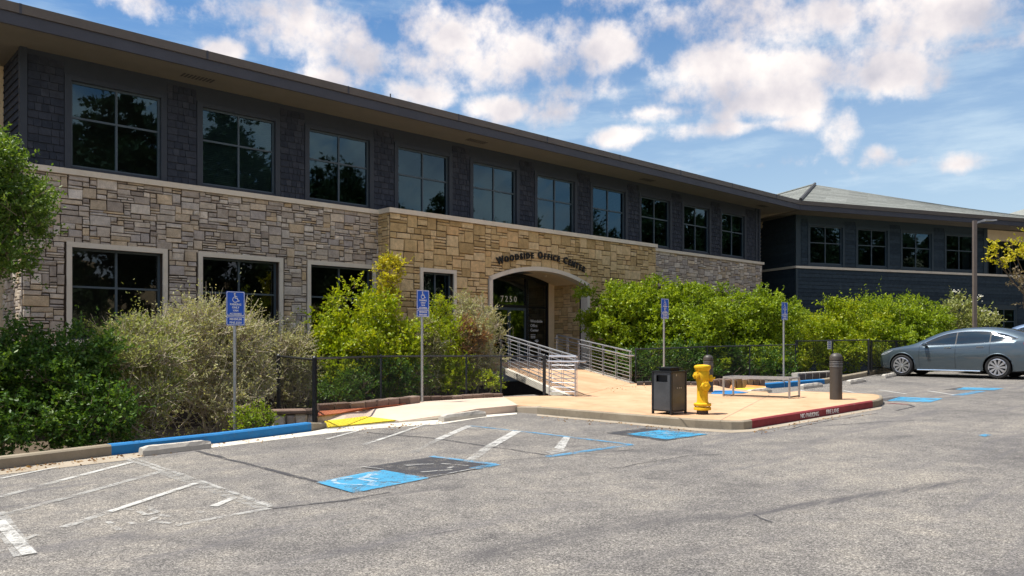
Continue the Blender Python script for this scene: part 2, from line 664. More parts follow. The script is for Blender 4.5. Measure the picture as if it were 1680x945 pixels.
M = {}
M['asphalt'] = m_asphalt()
M['white_line'] = m_paint('white_line', (0.64, 0.63, 0.59), 0.42)
M['faded_line'] = m_paint('faded_line', (0.52, 0.51, 0.475), 0.66)
M['ghost_line'] = m_paint('ghost_line', (0.43, 0.42, 0.39), 0.80)
M['blue_line'] = m_paint('blue_line', (0.08, 0.33, 0.56), 0.55)
M['worn_symbol'] = m_paint('worn_symbol', (0.55, 0.66, 0.72), 0.60, 7.0)
M['blue_pad'] = m_paint('blue_pad', (0.055, 0.37, 0.63), 0.45)
M['dark_pad'] = m_paint('dark_pad', (0.050, 0.050, 0.058), 0.42)
M['tar'] = m_paint('tar', (0.05, 0.048, 0.055), 0.40)
M['kerb_blue'] = m_concrete('kerb_blue', (0.016, 0.145, 0.36), (0.026, 0.20, 0.46), (0.09, 0.15, 0.21), 0.6, 4.0)
M['kerb_red'] = m_concrete('kerb_red', (0.20, 0.026, 0.034), (0.29, 0.045, 0.05), (0.20, 0.12, 0.11), 0.65, 4.0)
M['kerb'] = m_concrete('kerb', (0.20, 0.165, 0.115), (0.33, 0.28, 0.205), (0.15, 0.12, 0.085), 0.55, 1.4)
M['pan'] = m_concrete('pan', (0.50, 0.46, 0.39), (0.64, 0.60, 0.51), (0.40, 0.35, 0.28), 0.35, 1.5)
M['gutter'] = m_concrete('gutter', (0.29, 0.24, 0.175), (0.40, 0.34, 0.26), (0.25, 0.2, 0.15), 0.5, 1.5)
M['plaza'] = m_concrete('plaza', (0.44, 0.265, 0.145), (0.62, 0.42, 0.26), (0.40, 0.20, 0.095), 0.7, 1.1)
M['walk'] = m_concrete('walk', (0.52, 0.39, 0.30), (0.62, 0.50, 0.40), (0.50, 0.36, 0.26), 0.3, 1.0)
M['yellow_mat'] = plain('yellow_mat', (0.80, 0.60, 0.035), 0.6, var=0.08)
M['rust'] = m_concrete('rust', (0.30, 0.085, 0.04), (0.42, 0.14, 0.065), (0.2, 0.08, 0.05), 0.4, 3)
M['orange'] = m_concrete('orange', (0.62, 0.24, 0.07), (0.74, 0.36, 0.14), (0.5, 0.2, 0.08), 0.3, 3)
M['block_brown'] = m_stone('block_brown', [(0.0, (0.12, 0.08, 0.06)), (0.5, (0.19, 0.13, 0.10)), (1.0, (0.26, 0.19, 0.15))])
M['block_dark'] = m_stone('block_dark', [(0.0, (0.05, 0.042, 0.04)), (1.0, (0.12, 0.10, 0.09))])
M['stop'] = m_concrete('stop', (0.38, 0.35, 0.30), (0.58, 0.54, 0.47), (0.2, 0.18, 0.15), 0.5, 4, 0.5)
M['soil'] = m_concrete('soil', (0.06, 0.045, 0.03), (0.13, 0.095, 0.06), (0.05, 0.05, 0.02), 0.5, 2, 0.8)
M['hill'] = m_concrete('hill', (0.24, 0.16, 0.08), (0.34, 0.235, 0.12), (0.10, 0.10, 0.045), 0.8, 0.05, 0.4)
M['stone'] = m_stone('stone', [(0.0, (0.333, 0.277, 0.227)), (0.18, (0.473, 0.401, 0.324)), (0.3, (0.429, 0.379, 0.340)), (0.45, (0.569, 0.480, 0.372)), (0.58, (0.516, 0.411, 0.286)),
                               (0.72, (0.667, 0.588, 0.486)), (0.86, (0.538, 0.476, 0.405)), (0.94, (0.602, 0.444, 0.258)), (1.0, (0.752, 0.673, 0.572))])
M['ashlar'] = m_stone('ashlar', [(0.0, (0.42, 0.29, 0.13)), (0.3, (0.55, 0.39, 0.185)), (0.6, (0.63, 0.46, 0.235)), (0.85, (0.69, 0.52, 0.29)), (1.0, (0.63, 0.41, 0.19))])
M['mortar'] = plain('mortar', (0.050, 0.034, 0.024), 0.95, var=0.25, scale=9)
M['cornice'] = m_concrete('cornice', (0.68, 0.59, 0.46), (0.80, 0.72, 0.58), (0.40, 0.32, 0.24), 0.25, 1.5)
M['surround'] = m_concrete('surround', (0.64, 0.57, 0.46), (0.76, 0.69, 0.57), (0.4, 0.33, 0.26), 0.25, 1.5)
M['shingle'] = m_stone('shingle', [(0.0, (0.032, 0.039, 0.053)), (0.5, (0.041, 0.048, 0.063)), (1.0, (0.054, 0.061, 0.076))], 0.3)
M['siding'] = m_stone('siding', [(0.0, (0.026, 0.042, 0.056)), (1.0, (0.040, 0.060, 0.076))], 0.3)
M['casing'] = plain('casing', (0.033, 0.042, 0.055), 0.6, var=0.1)
M['sash'] = plain('sash', (0.070, 0.098, 0.118), 0.45, var=0.1)
M['wing_trim'] = plain('wing_trim', (0.030, 0.052, 0.066), 0.6, var=0.1)
M['fascia'] = plain('fascia', (0.052, 0.055, 0.068), 0.6, var=0.15, scale=2)
M['gutter_metal'] = plain('gutter_metal', (0.115, 0.095, 0.075), 0.5, var=0.15, scale=1.5)
M['soffit'] = plain('soffit', (0.175, 0.16, 0.13), 0.8, var=0.08, scale=2)
M['beige'] = plain('beige', (0.60, 0.50, 0.34), 0.85, var=0.08, scale=3)
M['cream'] = plain('cream', (0.80, 0.64, 0.40), 0.85, var=0.06)
M['roof'] = m_stone('roof', [(0.0, (0.18, 0.188, 0.170)), (0.5, (0.225, 0.235, 0.212)), (1.0, (0.275, 0.285, 0.260))], 0.5)
M['dark_joint'] = plain('dark_joint', (0.05, 0.05, 0.05), 0.8)
M['room'] = plain('room', (0.10, 0.105, 0.11), 0.9)
M['blind'] = plain('blind', (0.28, 0.30, 0.29), 0.9, var=0.1)
M['glass'] = m_glass('glass', (0.30, 0.40, 0.42), 1.85, (0.42, 0.72, 0.92))
M['lowglass'] = m_glass('lowglass', (0.30, 0.36, 0.38), 1.7, (0.72, 0.82, 0.90))
M['shopglass'] = m_glass('shopglass', (0.5, 0.6, 0.6), 2.0, (0.85, 0.95, 1.0))
M['black_metal'] = plain('black_metal', (0.012, 0.013, 0.015), 0.45, 0.3)
M['fence_metal'] = plain('fence_metal', (0.035, 0.037, 0.041), 0.4, 0.4)
M['letter'] = plain('letter', (0.010, 0.009, 0.008), 0.4)
M['white_print'] = plain('white_print', (0.82, 0.82, 0.80), 0.6, var=0.03)
M['sign_blue'] = plain('sign_blue', (0.015, 0.10, 0.52), 0.4, var=0.06)
M['galv'] = plain('galv', (0.42, 0.43, 0.43), 0.45, 0.65, var=0.18, scale=14)
M['rail'] = plain('rail', (0.50, 0.52, 0.56), 0.38, 0.7, var=0.1, scale=10)
M['hydrant'] = m_concrete('hydrant', (0.66, 0.37, 0.008), (0.84, 0.52, 0.02), (0.36, 0.17, 0.03), 0.5, 12, 0.5)
M['bolt'] = plain('bolt', (0.45, 0.24, 0.03), 0.6)
M['bin'] = plain('bin', (0.085, 0.088, 0.094), 0.45, 0.35, var=0.25, scale=4)
M['bin_dark'] = plain('bin_dark', (0.020, 0.021, 0.024), 0.4, 0.3)
M['bollard'] = plain('bollard', (0.070, 0.062, 0.053), 0.5, 0.2, var=0.15)
M['bark'] = plain('bark', (0.16, 0.115, 0.08), 0.9, var=0.3, scale=20)
M['twig'] = plain('twig', (0.46, 0.39, 0.29), 0.9, var=0.25, scale=20)
M['lamp_pole'] = plain('lamp_pole', (0.20, 0.16, 0.135), 0.5, 0.2)
M['lamp_arm'] = plain('lamp_arm', (0.42, 0.42, 0.42), 0.4, 0.5)
M['car'] = m_car('car', (0.085, 0.115, 0.135))
M['car2'] = m_car('car2', (0.16, 0.22, 0.32))
M['car_glass'] = plain('car_glass', (0.012, 0.016, 0.020), 0.05, 0.0, spec=0.9)
M['car_black'] = plain('car_black', (0.010, 0.010, 0.011), 0.55)
M['tyre'] = plain('tyre', (0.018, 0.018, 0.019), 0.85)
M['alloy'] = plain('alloy', (0.62, 0.62, 0.64), 0.28, 0.85, var=0.05)
M['chrome'] = plain('chrome', (0.75, 0.77, 0.80), 0.15, 1.0, var=0.03)
M['lens'] = plain('lens', (0.35, 0.38, 0.42), 0.1, 0.3)
M['red_lens'] = plain('red_lens', (0.35, 0.01, 0.01), 0.15)
M['flower'] = plain('flower', (0.72, 0.70, 0.58), 0.8)

# leaves
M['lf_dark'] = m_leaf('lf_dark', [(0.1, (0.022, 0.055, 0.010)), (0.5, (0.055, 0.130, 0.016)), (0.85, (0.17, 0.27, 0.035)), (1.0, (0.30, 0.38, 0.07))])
M['lf_olive'] = m_leaf('lf_olive', [(0.1, (0.13, 0.145, 0.055)), (0.4, (0.29, 0.30, 0.135)), (0.75, (0.50, 0.49, 0.27)), (1.0, (0.68, 0.65, 0.44))], 0.35, 0.7)
M['lf_mixed'] = m_leaf('lf_mixed', [(0.1, (0.09, 0.13, 0.035)), (0.45, (0.24, 0.28, 0.08)), (0.8, (0.44, 0.45, 0.19)), (1.0, (0.62, 0.58, 0.34))], 0.35, 0.6)
M['lf_lime'] = m_leaf('lf_lime', [(0.1, (0.075, 0.13, 0.006)), (0.45, (0.24, 0.33, 0.010)), (0.8, (0.44, 0.47, 0.02)), (1.0, (0.60, 0.48, 0.05))], 0.42)
M['lf_gold'] = m_leaf('lf_gold', [(0.1, (0.24, 0.25, 0.012)), (0.5, (0.50, 0.47, 0.02)), (1.0, (0.72, 0.58, 0.07))], 0.42)
M['lf_bright'] = m_leaf('lf_bright', [(0.1, (0.055, 0.100, 0.006)), (0.45, (0.18, 0.27, 0.012)), (0.78, (0.36, 0.45, 0.022)), (1.0, (0.52, 0.56, 0.06))], 0.4)
M['lf_rusty'] = m_leaf('lf_rusty', [(0.1, (0.13, 0.07, 0.03)), (0.5, (0.30, 0.155, 0.07)), (1.0, (0.44, 0.29, 0.14))], 0.35, 0.6)
M['lf_tree'] = m_leaf('lf_tree', [(0.1, (0.035, 0.080, 0.010)), (0.5, (0.085, 0.160, 0.020)), (0.85, (0.24, 0.33, 0.06)), (1.0, (0.36, 0.42, 0.11))], 0.38)
M['lf_oak'] = m_leaf('lf_oak', [(0.1, (0.02, 0.04, 0.012)), (1.0, (0.07, 0.10, 0.03))], 0.25, 0.6)
M['lf_purple'] = m_leaf('lf_purple', [(0.1, (0.14, 0.11, 0.06)), (1.0, (0.34, 0.27, 0.17))], 0.3)

# ------------------------------------------------------------------ ground
# asphalt lot (world coordinates from photo points on its edge)
far_l = G(0, 768)
kdir = (G(508, 706) - G(0, 770))
kdir.z = 0
kdir.normalize()


def onlot(v, off=0.0):
    return Vector((v.x, v.y, gz(v.x, v.y) + off))


lot = [onlot(G(0, 770) - kdir * 26), G(0, 764), G(183, 740), G(508, 700), G(560, 676), G(690, 655), G(905, 646), G(1034, 629), G(1160, 626), G(1306, 612), G(1448, 607),
       onlot(G(1448, 607) + D * 30), onlot(Vector((62, 10, 0))), onlot(Vector((30, -40, 0))), onlot(Vector((-30, -30, 0)))]
asphalt = slab('asphalt_lot', lot, M['asphalt'], depth=0.3, raw=True, label='weathered grey asphalt parking lot and driveway')


def ground_sheet():
    mb = MB()
    rings = [0, 6, 12, 18, 24, 30, 38, 48, 60, 75, 95, 120, 150, 190, 250, 400, 900]
    n = 72
    vs = []
    for i, r_ in enumerate(rings):
        for j in range(n):
            a = 2 * math.pi * j / n
            x, y = r_ * math.cos(a), r_ * math.sin(a)
            rr = min(r_, 75)
            s = rr / r_ if r_ > 0 else 1
            z = gz(x * s, y * s) - 0.62
            # dry hillside to the right of and behind the viewer
            side = max(0.0, math.cos(a - R(-12)))
            if r_ > 60:
                u = min(1.0, (r_ - 60) / 130.0)
                z += (3 * u * u - 2 * u * u * u) * 24 * min(1.0, side * 1.5) * (0.85 + 0.15 * math.sin(j * 0.9))
            vs.append((x, y, z))
    fs = []
    mis = []
    for i in range(len(rings) - 1):
        for j in range(n):
            fs.append((i * n + j, (i + 1) * n + j, (i + 1) * n + (j + 1) % n, i * n + (j + 1) % n))
            mis.append(1 if rings[i] >= 60 else 0)
    mb.add(vs, fs)
    mb.m = mis
    o = mb.build('ground', [M['soil'], M['hill']], kind='structure', smooth=True, fix=False)
    o['label'] = 'soil bed and dry grassy hillside around the parking lot'
    return o


ground_sheet()


# kerbs -----------------------------------------------------------
def offset_line(W, w):
    """mitred offset to the left of travel"""
    out = []
    n = len(W)
    for i in range(n):
        d0 = (W[i] - W[i - 1]).normalized() if i else None
        d1 = (W[i + 1] - W[i]).normalized() if i < n - 1 else None
        d0 = d0 or d1
        d1 = d1 or d0
        n0 = Vector((-d0.y, d0.x, 0))
        n1 = Vector((-d1.y, d1.x, 0))
        m = (n0 + n1).normalized()
        out.append(W[i] + m * (w / max(0.35, m.dot(n0))))
    return out


def kerb(pts, mat, h=0.15, w=0.16, label=None, seg=3.0, h2=None, raw=False):
    """kerb along the photo points of its foot; its back lies to the left of travel"""
    W = pts if raw else [G(*p) for p in pts]
    W = [Vector((p.x, p.y, 0)) for p in W]
    # cut into stones of about seg metres with narrow joints
    fine = []
    for i in range(len(W) - 1):
        k = max(1, round((W[i + 1] - W[i]).length / seg))
        for j in range(k):
            fine.append((W[i].lerp(W[i + 1], j / k), j > 0))
    fine.append((W[-1], False))
    F0 = [p for p, _ in fine]
    F2 = offset_line(F0, 0.022)
    F3 = offset_line(F0, w)
    mb = MB()
    tot = sum((b - a).length for a, b in zip(F0[:-1], F0[1:]))
    run = 0.0
    for i in range(len(F0) - 1):
        L = (F0[i + 1] - F0[i]).length
        ring = []
        for e, q in enumerate((i, i + 1)):
            hq = h + ((h2 - h) * (run + L * e) / tot if h2 is not None else 0)
            t_ = 0.008 / L if (e == 0 and fine[i][1]) else 0.0
            p0, p2, p3 = [X[q].lerp(X[q + 1], t_) if t_ else X[q] for X in (F0, F2, F3)]
            for p, z_ in ((p0, -.3), (p0, hq - .022), (p2, hq), (p3, hq), (p3, -.3)):
                ring.append((p.x, p.y, gz(p.x, p.y) + z_))
        mb.rv = random.random()
        mb.add(ring, [(m_, m_ + 1, m_ + 6, m_ + 5) for m_ in range(4)] + [(0, 4, 9, 5), (0, 1, 2, 3, 4), (5, 9, 8, 7, 6)])
        run += L
    return mb.build('kerb', mat, label=label, kind='structure')


kerb([(-600, 836), (0, 770), (183, 747)], M['kerb'], label='plain concrete kerb at the lower left')
kerb([(183, 747), (360, 727), (511, 707.5)], M['kerb_blue'], label='blue painted kerb behind the left wheel stop')
kerb([(511, 707.5), (536, 702.5)], M['kerb'], h=0.15, h2=0.10, label='short bare kerb end beside the yellow mat')
kerb([(656, 693), (725, 688), (783, 681), (848, 676.5), (881, 679)], M['gutter'], h=0.01, h2=0.15, label='pale kerb rising from the yellow mat')
kerb([(881, 679), (998, 689.5), (1140, 702), (1200, 705), (1220, 705), (1234, 703)], M['kerb'], label='tan concrete kerb along the front of the plaza', seg=2.6, w=.07)
redk = kerb([(1234, 703), (1432, 669)], M['kerb_red'], label='red painted fire lane kerb of the plaza', w=.07)
kerb([(1432, 669), (1443, 667), (1449, 663), (1447, 659), (1436, 656.5), (1385, 654), (1310, 651)], M['kerb'], label='bare concrete kerb end past the red kerb', seg=2, w=.07)
kerb([(1256, 638), (1353, 630)], M['kerb_blue'], label='blue painted kerb beyond the bench frame', seg=3)
kerb([(1353, 630), (1382, 625), (1448, 612), (1475, 607)], M['kerb'], label='bare kerb in front of the parked grey car', seg=3)
kerb([onlot(G(1475, 607)), onlot(G(1475, 607) + D * 30)], M['kerb'], raw=True, label='kerb behind the parked cars')

# plaza and walks --------------------------------------------------
front = [Vector((p.x, p.y, 0)) for p in [G(*q) for q in ((881, 679), (998, 689.5), (1140, 702), (1200, 705), (1220, 705), (1234, 703), (1432, 669), (1443, 667), (1449, 663), (1447, 659), (1436, 656.5), (1385, 654), (1310, 651))]]
pl_edge = [onlot(p, .146) for p in offset_line(front, .067)]
slab('plaza', [G(848, 665, .146)] + pl_edge + [G(*q) for q in ((1262, 647, .10), (1258, 641.5, .02), (1200, 640.5, .02), (1194, 637, .146), (1160, 629, .146), (1034, 628, .146), (945, 648, .146), (905, 649, .146), (826, 651, .146))],
     M['plaza'], depth=0.4, raw=True, label='salmon coloured concrete plaza in front of the entrance')
slab('footpath', [(850, 664.4, .152), (826, 650.8, .152), (690, 659, .152), (650, 665.6, .152), (600, 671.5, .152), (560, 676.7, .152), (521, 681.8, .152), (532, 690.5, .045), (600, 682.8, .05), (649, 689, .03), (656, 691, .018), (725, 681.5, .06), (783, 670.5, .142)],
     M['walk'], depth=0.4, label='pale pink concrete footpath beside the chain link fence')
mat1 = slab('tactile_mat', [(532, 690.5, .045), (600, 682.8, .05), (649, 689, .03), (538, 700.5, .02)], M['yellow_mat'], depth=0.03, kind=None)
for o, lb in ((mat1, 'yellow tactile warning mat at the foot of the left footpath'),):
    o['label'] = lb
    o['category'] = 'tactile mat'
    o['group'] = 'yellow tactile mats'
mat2 = slab('tactile_mat', [(1202, 641, .03), (1206, 636.5, .05), (1250, 636.8, .05), (1257, 641.2, .03)], M['yellow_mat'], depth=0.03, kind=None)
mat2['label'] = 'yellow tactile warning mat seen through the low metal bench frame'
mat2['category'] = 'tactile mat'
mat2['group'] = 'yellow tactile mats'


def domes(m, q):
    W = [G(*p) for p in q]
    mb = MB()
    for i in range(14):
        for j in range(7):
            a = W[0].lerp(W[1], (i + .5) / 14)
            b = W[3].lerp(W[2], (i + .5) / 14)
            p = a.lerp(b, (j + .5) / 7)
            mb.lathe([(0.013, -0.003), (0.010, 0.004)], 6, (p.x, p.y, p.z))
    mb.build('dome', M['yellow_mat'], m, kind='stuff')


domes(mat1, [(532, 690.5, .048), (600, 682.8, .053), (649, 689, .033), (538, 700.5, .023)])
# rusty painted flare beside the left path, orange one at the right mat, blue edge by the hydrant
slab('painted_flare', [(521, 682, .157), (523, 674.3, .20), (600, 668.9, .20), (650, 663.5, .19), (690, 658.6, .165), (650, 665.8, .156), (600, 671.8, .156), (560, 677, .156)], M['rust'], depth=0.015, label='rust red painted edge between the path and the brown blocks')
slab('painted_flare', [(1197, 637, .155), (1200, 629.5, .155), (1256, 633.5, .12), (1258, 638, .05), (1208, 636, .05)], M['orange'], depth=0.2, label='orange painted flare beside the far yellow mat')
slab('painted_edge', [(1166, 646, .150), (1172, 640.5, .150), (1200, 640.5, .150), (1228, 643.5, .150), (1198, 646.5, .150)], M['kerb_blue'], depth=0.01, label='blue painted edge just behind the hydrant')
# gutter pans
slab('gutter_pan', [(342, 728.8, .004), (360, 727, .004), (511, 707.8, .004), (537, 702.8, .004), (656, 693.2, .004), (725, 688.2, .004), (783, 681.5, .004), (848, 677, .004), (848, 679.5, .004), (783, 686, .004), (726, 695.5, .004), (620, 702.5, .004), (537, 711, .004), (360, 733, .004), (342, 735, .004)],
     M['pan'], depth=0, label='pale concrete gutter strip at the foot of the blue kerb')
slab('gutter_pan', [(-600, 838, .004), (0, 771, .004), (183, 748, .004), (300, 734, .004), (230, 750, .004), (205, 755, .004), (0, 779, .004), (-600, 848, .004)], M['gutter'], depth=0, label='tan concrete gutter at the lower left')
slab('gutter_pan', [(881, 679.5, .004), (998, 690, .004), (1140, 702.6, .004), (1200, 706, .004), (1234, 704, .004), (1432, 670, .004), (1447, 667.5, .004), (1445, 671, .004), (1300, 697, .004), (1234, 708, .004), (1200, 710, .004), (1140, 706.5, .004), (998, 693, .004), (881, 682, .004)],
     M['gutter'], depth=0, label='tan concrete gutter round the plaza kerb')


# painted markings -------------------------------------------------
def line(a, b, w, mat, off=0.008, name='painted_line', label=None):
    A, Bb = G(*a), G(*b)
    d = (Bb - A)
    d.z = 0
    d.normalize()
    s = Vector((-d.y, d.x, 0)) * w / 2
    q = [onlot(A - s, off), onlot(Bb - s, off), onlot(Bb + s, off), onlot(A + s, off)]
    return slab(name, q, mat, depth=0, raw=True, parent=asphalt, kind=None, label=label)


def patch(pts, mat, off=0.008, name='painted_patch', label=None):
    return slab(name, [(x, y, off) for x, y in pts], mat, depth=0, parent=asphalt, kind=None, label=label)


WL, FL, GL, BL = M['white_line'], M['faded_line'], M['ghost_line'], M['blue_line']
line((0, 786), (96, 766.5), .06, WL)
line((-60, 833), (0, 816), .08, FL)
line((0, 816), (100, 789), .10, FL)
line((100, 789), (216, 759), .09, WL)
line((0, 847), (110, 817), .10, GL)
line((90, 823), (269, 773), .10, FL)
line((104, 866), (321, 794), .10, FL)
line((180, 841), (321, 794), .08, WL, .011)
patch([(343, 830), (377, 816.5), (390, 816), (358, 830.5)], WL)
line((289, 863), (442, 835), .08, FL)
line((200, 751), (268, 774), .07, FL)
line((212, 750.5), (300, 780), .06, FL, .011)
line((268, 774), (440, 834), .20, GL)
line((330, 790), (444, 833), .05, FL, .012)
line((-8, 842), (42, 912), .16, FL)
line((-2, 856), (48, 911), .10, WL, .012)
line((25, 892), (60, 879), .06, FL, .012)
line((0, 905), (3, 906), .05, FL, .012)
# remains of the lettering in the hatched bay: strokes that survived
for a, b in (((205, 836), (218, 838)), ((227, 840), (240, 846)), ((240, 846), (258, 842)), ((247, 836), (260, 842)), ((182, 862), (196, 871)), ((212, 858), (220, 861)),
             ((245, 857), (256, 850)), ((253, 857), (280, 860)), ((262, 846), (280, 849)), ((322, 840), (333, 842)), ((176, 857), (186, 862)), ((240, 832), (250, 835))):
    line(a, b, .05, FL, .009, label='fragment of worn lettering')
line((536, 721), (590, 706.5), .07, WL)
line((597, 730.5), (700, 696), .10, FL)
line((610, 726.5), (700, 696), .06, WL, .011)
line((676, 743), (721, 721), .10, GL)
line((719, 721.5), (770, 699), .13, WL)
patch([(674, 740), (690, 738), (688, 742), (676, 743)], FL)
line((766, 760), (806, 731), .14, FL)
line((804, 733), (849, 707.5), .16, WL)
patch([(925, 716.3), (936, 716.5), (925, 738), (909, 735)], WL)
patch([(895, 741), (925, 735), (935, 739), (905, 745)], FL)
line((700, 697), (840, 708), .07, FL)
line((770, 699), (880, 711), .07, BL)
line((872, 710), (1036, 730), .10, BL)
line((898, 750), (1036, 730), .13, BL)
line((840, 703), (960, 716), .05, GL)
# accessible bay symbols
patch([(593, 766.5), (707, 749.4), (814, 763), (704, 784)], M['dark_pad'], .008, label='blacked out old symbol pad')
patch([(519, 791), (600, 775), (629, 771), (704, 784), (580, 808.6)], M['blue_pad'], .012, label='blue accessible parking symbol pad')
line((707, 749.8), (812, 763), .10, BL, .013)
line((777, 770.5), (814, 763), .16, BL, .014)
line((592, 767), (629, 771), .04, FL, .014)
line((700, 785), (790, 768), .04, FL, .014)
for a, b in (((662, 764), (712, 762.5)), ((662, 764), (682, 767)), ((724, 762), (766, 765)), ((690, 776), (742, 772)), ((752, 764), (768, 765.5)), ((735, 770), (745, 766))):
    line(a, b, .05, FL, .013)


def isa_on_ground(c, e1, e2, size, mat, off=0.016):
    """wheelchair figure lying on the pad: c centre, e1 right, e2 up"""
    mb = MB()

    def pt(u, v):
        q = c + e1 * (u * size) + e2 * (v * size)
        return (q.x, q.y, gz(q.x, q.y) + off)

    def stroke(pl, w):
        for (a, b) in zip(pl[:-1], pl[1:]):
            dx, dy = b[0] - a[0], b[1] - a[1]
            L = math.hypot(dx, dy) or 1
            nx, ny = -dy / L * w / 2, dx / L * w / 2
            mb.add([pt(a[0] + nx, a[1] + ny), pt(a[0] - nx, a[1] - ny), pt(b[0] - nx, b[1] - ny), pt(b[0] + nx, b[1] + ny)], [(0, 1, 2, 3)])
    isa_strokes(stroke)
    o = mb.build('painted_symbol', mat, asphalt, fix=False)
    return o


def isa_strokes(stroke):
    stroke([(-0.10 + 0.055 * math.cos(a), 0.40 + 0.055 * math.sin(a)) for a in [i * math.pi / 5 for i in range(11)]], 0.07)
    stroke([(-0.09, 0.30), (-0.07, -0.02), (0.17, -0.04), (0.28, -0.33), (0.38, -0.29)], 0.085)
    stroke([(-0.08, 0.15), (0.14, 0.13)], 0.07)
    stroke([(-0.04 + 0.27 * math.cos(R(a)), -0.18 + 0.27 * math.sin(R(a))) for a in range(125, 340, 18)], 0.075)


def isa_pad(corners, size, mat):
    W = [G(*c) for c in corners]
    c = sum(W, Vector()) / 4
    e1 = (W[1] - W[0])
    e2 = (W[0] - W[3])
    e1.z = e2.z = 0
    isa_on_ground(c, e1, e2, size, mat)


isa_pad([(588, 773), (700, 784), (580, 808.6), (519, 791)], 0.95, M['worn_symbol'])
patch([(991.5, 709.8), (1057.5, 702), (1162, 712.4), (1090, 723.4)], M['dark_pad'], .008, label='dark border of the symbol pad near the plaza kerb')
patch([(1028, 712), (1083.5, 705), (1162, 712.2), (1094, 720.8)], M['blue_pad'], .012, label='blue accessible parking symbol pad near the plaza kerb')
isa_pad([(1083.5, 705), (1162, 712.2), (1094, 720.8), (1028, 712)], 0.8, GL)
patch([(1437, 655), (1475, 650.5), (1490, 652), (1456, 658)], M['dark_pad'], .008)
patch([(1455, 657.6), (1476, 651), (1547, 653.7), (1527, 660)], M['blue_pad'], .012, label='bright blue parking pad beside the plaza corner')
patch([(1546, 638.9), (1575, 635.4), (1590, 636), (1568, 639.4)], M['dark_pad'], .008)
patch([(1567, 638.9), (1582, 635.3), (1648, 636.8), (1631, 640.2)], M['blue_pad'], .012, label='bright blue parking pad in front of the grey car')
patch([(1605, 714), (1616, 711.8), (1627, 713.6), (1616, 716.2)], M['blue_pad'], .012, label='small blue paint diamond')
line((1442.5, 640), (1486.7, 646.7), .09, WL)
line((1522.5, 641.7), (1568, 648.7), .09, WL)
line((1568, 649.5), (1610, 642), .25, BL)
line((1416, 631.3), (1567, 631.8), .09, FL)
line((1382, 631), (1440, 631.5), .07, FL)
line((1383.5, 641), (1404, 645), .09, WL)
line((1311, 640), (1329, 645), .09, WL)
line((1400, 644), (1422, 644.5), .09, WL)
line((1455, 661.5), (1490, 664), .07, M['kerb_red'])
line((1490, 664), (1500, 667.5), .07, M['tar'])
line((1470, 674), (1500, 667.5), .06, M['tar'])


def crack(pts, w, mat=None):
    mb = MB()
    W = [G(*p) for p in pts]
    fine = []
    for a, b in zip(W[:-1], W[1:]):
        L = (b - a).length
        k = max(2, int(L / 0.25))
        for i in range(k):
            q = a.lerp(b, i / k)
            fine.append(Vector((q.x + random.gauss(0, .012), q.y + random.gauss(0, .012), 0)))
    fine.append(Vector((W[-1].x, W[-1].y, 0)))
    for a, b in zip(fine[:-1], fine[1:]):
        d = (b - a).normalized()
        s = Vector((-d.y, d.x, 0)) * (w / 2 * random.uniform(0.6, 1.3))
        q = [a - s, b - s, b + s, a + s]
        mb.add([(v.x, v.y, gz(v.x, v.y) + .006) for v in q], [(0, 1, 2, 3)])
    mb.build('sealed_crack', mat or M['tar'], asphalt, fix=False)


crack([(605, 710), (700, 718), (840, 738), (905, 748)], .055)
crack([(320, 740), (400, 760), (460, 776), (520, 791)], .07)
crack([(520, 793), (580, 809)], .05)
crack([(446, 835), (560, 822), (640, 808)], .05)
crack([(735, 764), (900, 750), (1040, 738)], .02)
crack([(1100, 688), (1101, 700)], .01)
crack([(1285, 706), (1360, 690), (1440, 678)], .035)
crack([(1000, 770), (1130, 748), (1180, 746)], .02)
crack([(700, 880), (760, 868)], .015)
crack([(1340, 700), (1440, 693), (1500, 690)], .03)
crack([(1240, 845), (1268, 858)], .02)

# lettering on the red kerb
kd = (G(1432, 669) - G(1234, 703))
kd.z = 0
kd.normalize()
kang = math.atan2(kd.y, kd.x)
for txt, px, py in (('NO PARKING', 1330, 687), ('FIRE LANE', 1366, 680.5)):
    me = text_mesh(txt, 0.12, M['white_print'], 0.001, 0.0)
    o = bpy.data.objects.new('kerb_lettering', me)
    finish(o, redk)
    g = G(px, py)
    tt_ = (g - G(1234, 703)).dot(kd)
    g = G(1234, 703) + kd * tt_
    g.z = gz(g.x, g.y)
    o.location = Vector((g.x, g.y, g.z + 0.03)) + Vector((kd.y, -kd.x, 0)) * 0.010
    o.rotation_euler = (R(90), 0, kang)

# ------------------------------------------------------------------ main building
MAIN = empty('office_building', C0, math.atan2(D.y, D.x), 'long two storey office building of stone below and dark shingles above, arched entrance', 'office building')
UL, UR = -9.3, 22.4        # ends of the facade (u = metres along it from the bay corner)
BAY = 12.95                # right end of the projecting bay
ZC = 5.47                  # underside of the cream ledge
ZS = 8.2                   # soffit
RA = 6.73                  # radius of the entrance arch
UA = 6.37                  # its centre line


def arch_z(u, r_=RA, top=4.25):
    return top - r_ + math.sqrt(max(0.0, r_ * r_ - (u - UA) ** 2))


def wall_sheet(u0, u1, z0, z1, w, holes, thick=0.25):
    us = sorted({u0, u1, *[h[0] for h in holes], *[h[1] for h in holes]})
    mb = MB()
    for a, b in zip(us[:-1], us[1:]):
        if b <= u0 or a >= u1:
            continue
        mid = (a + b) / 2
        hs = sorted([(h[2], h[3]) for h in holes if h[0] <= mid <= h[1]])
        z = z0
        for h0, h1 in hs:
            if h0 > z:
                mb.box(a, b, w, w + thick, z, h0)
            z = max(z, h1)
        if z < z1:
            mb.box(a, b, w, w + thick, z, z1)
    return mb


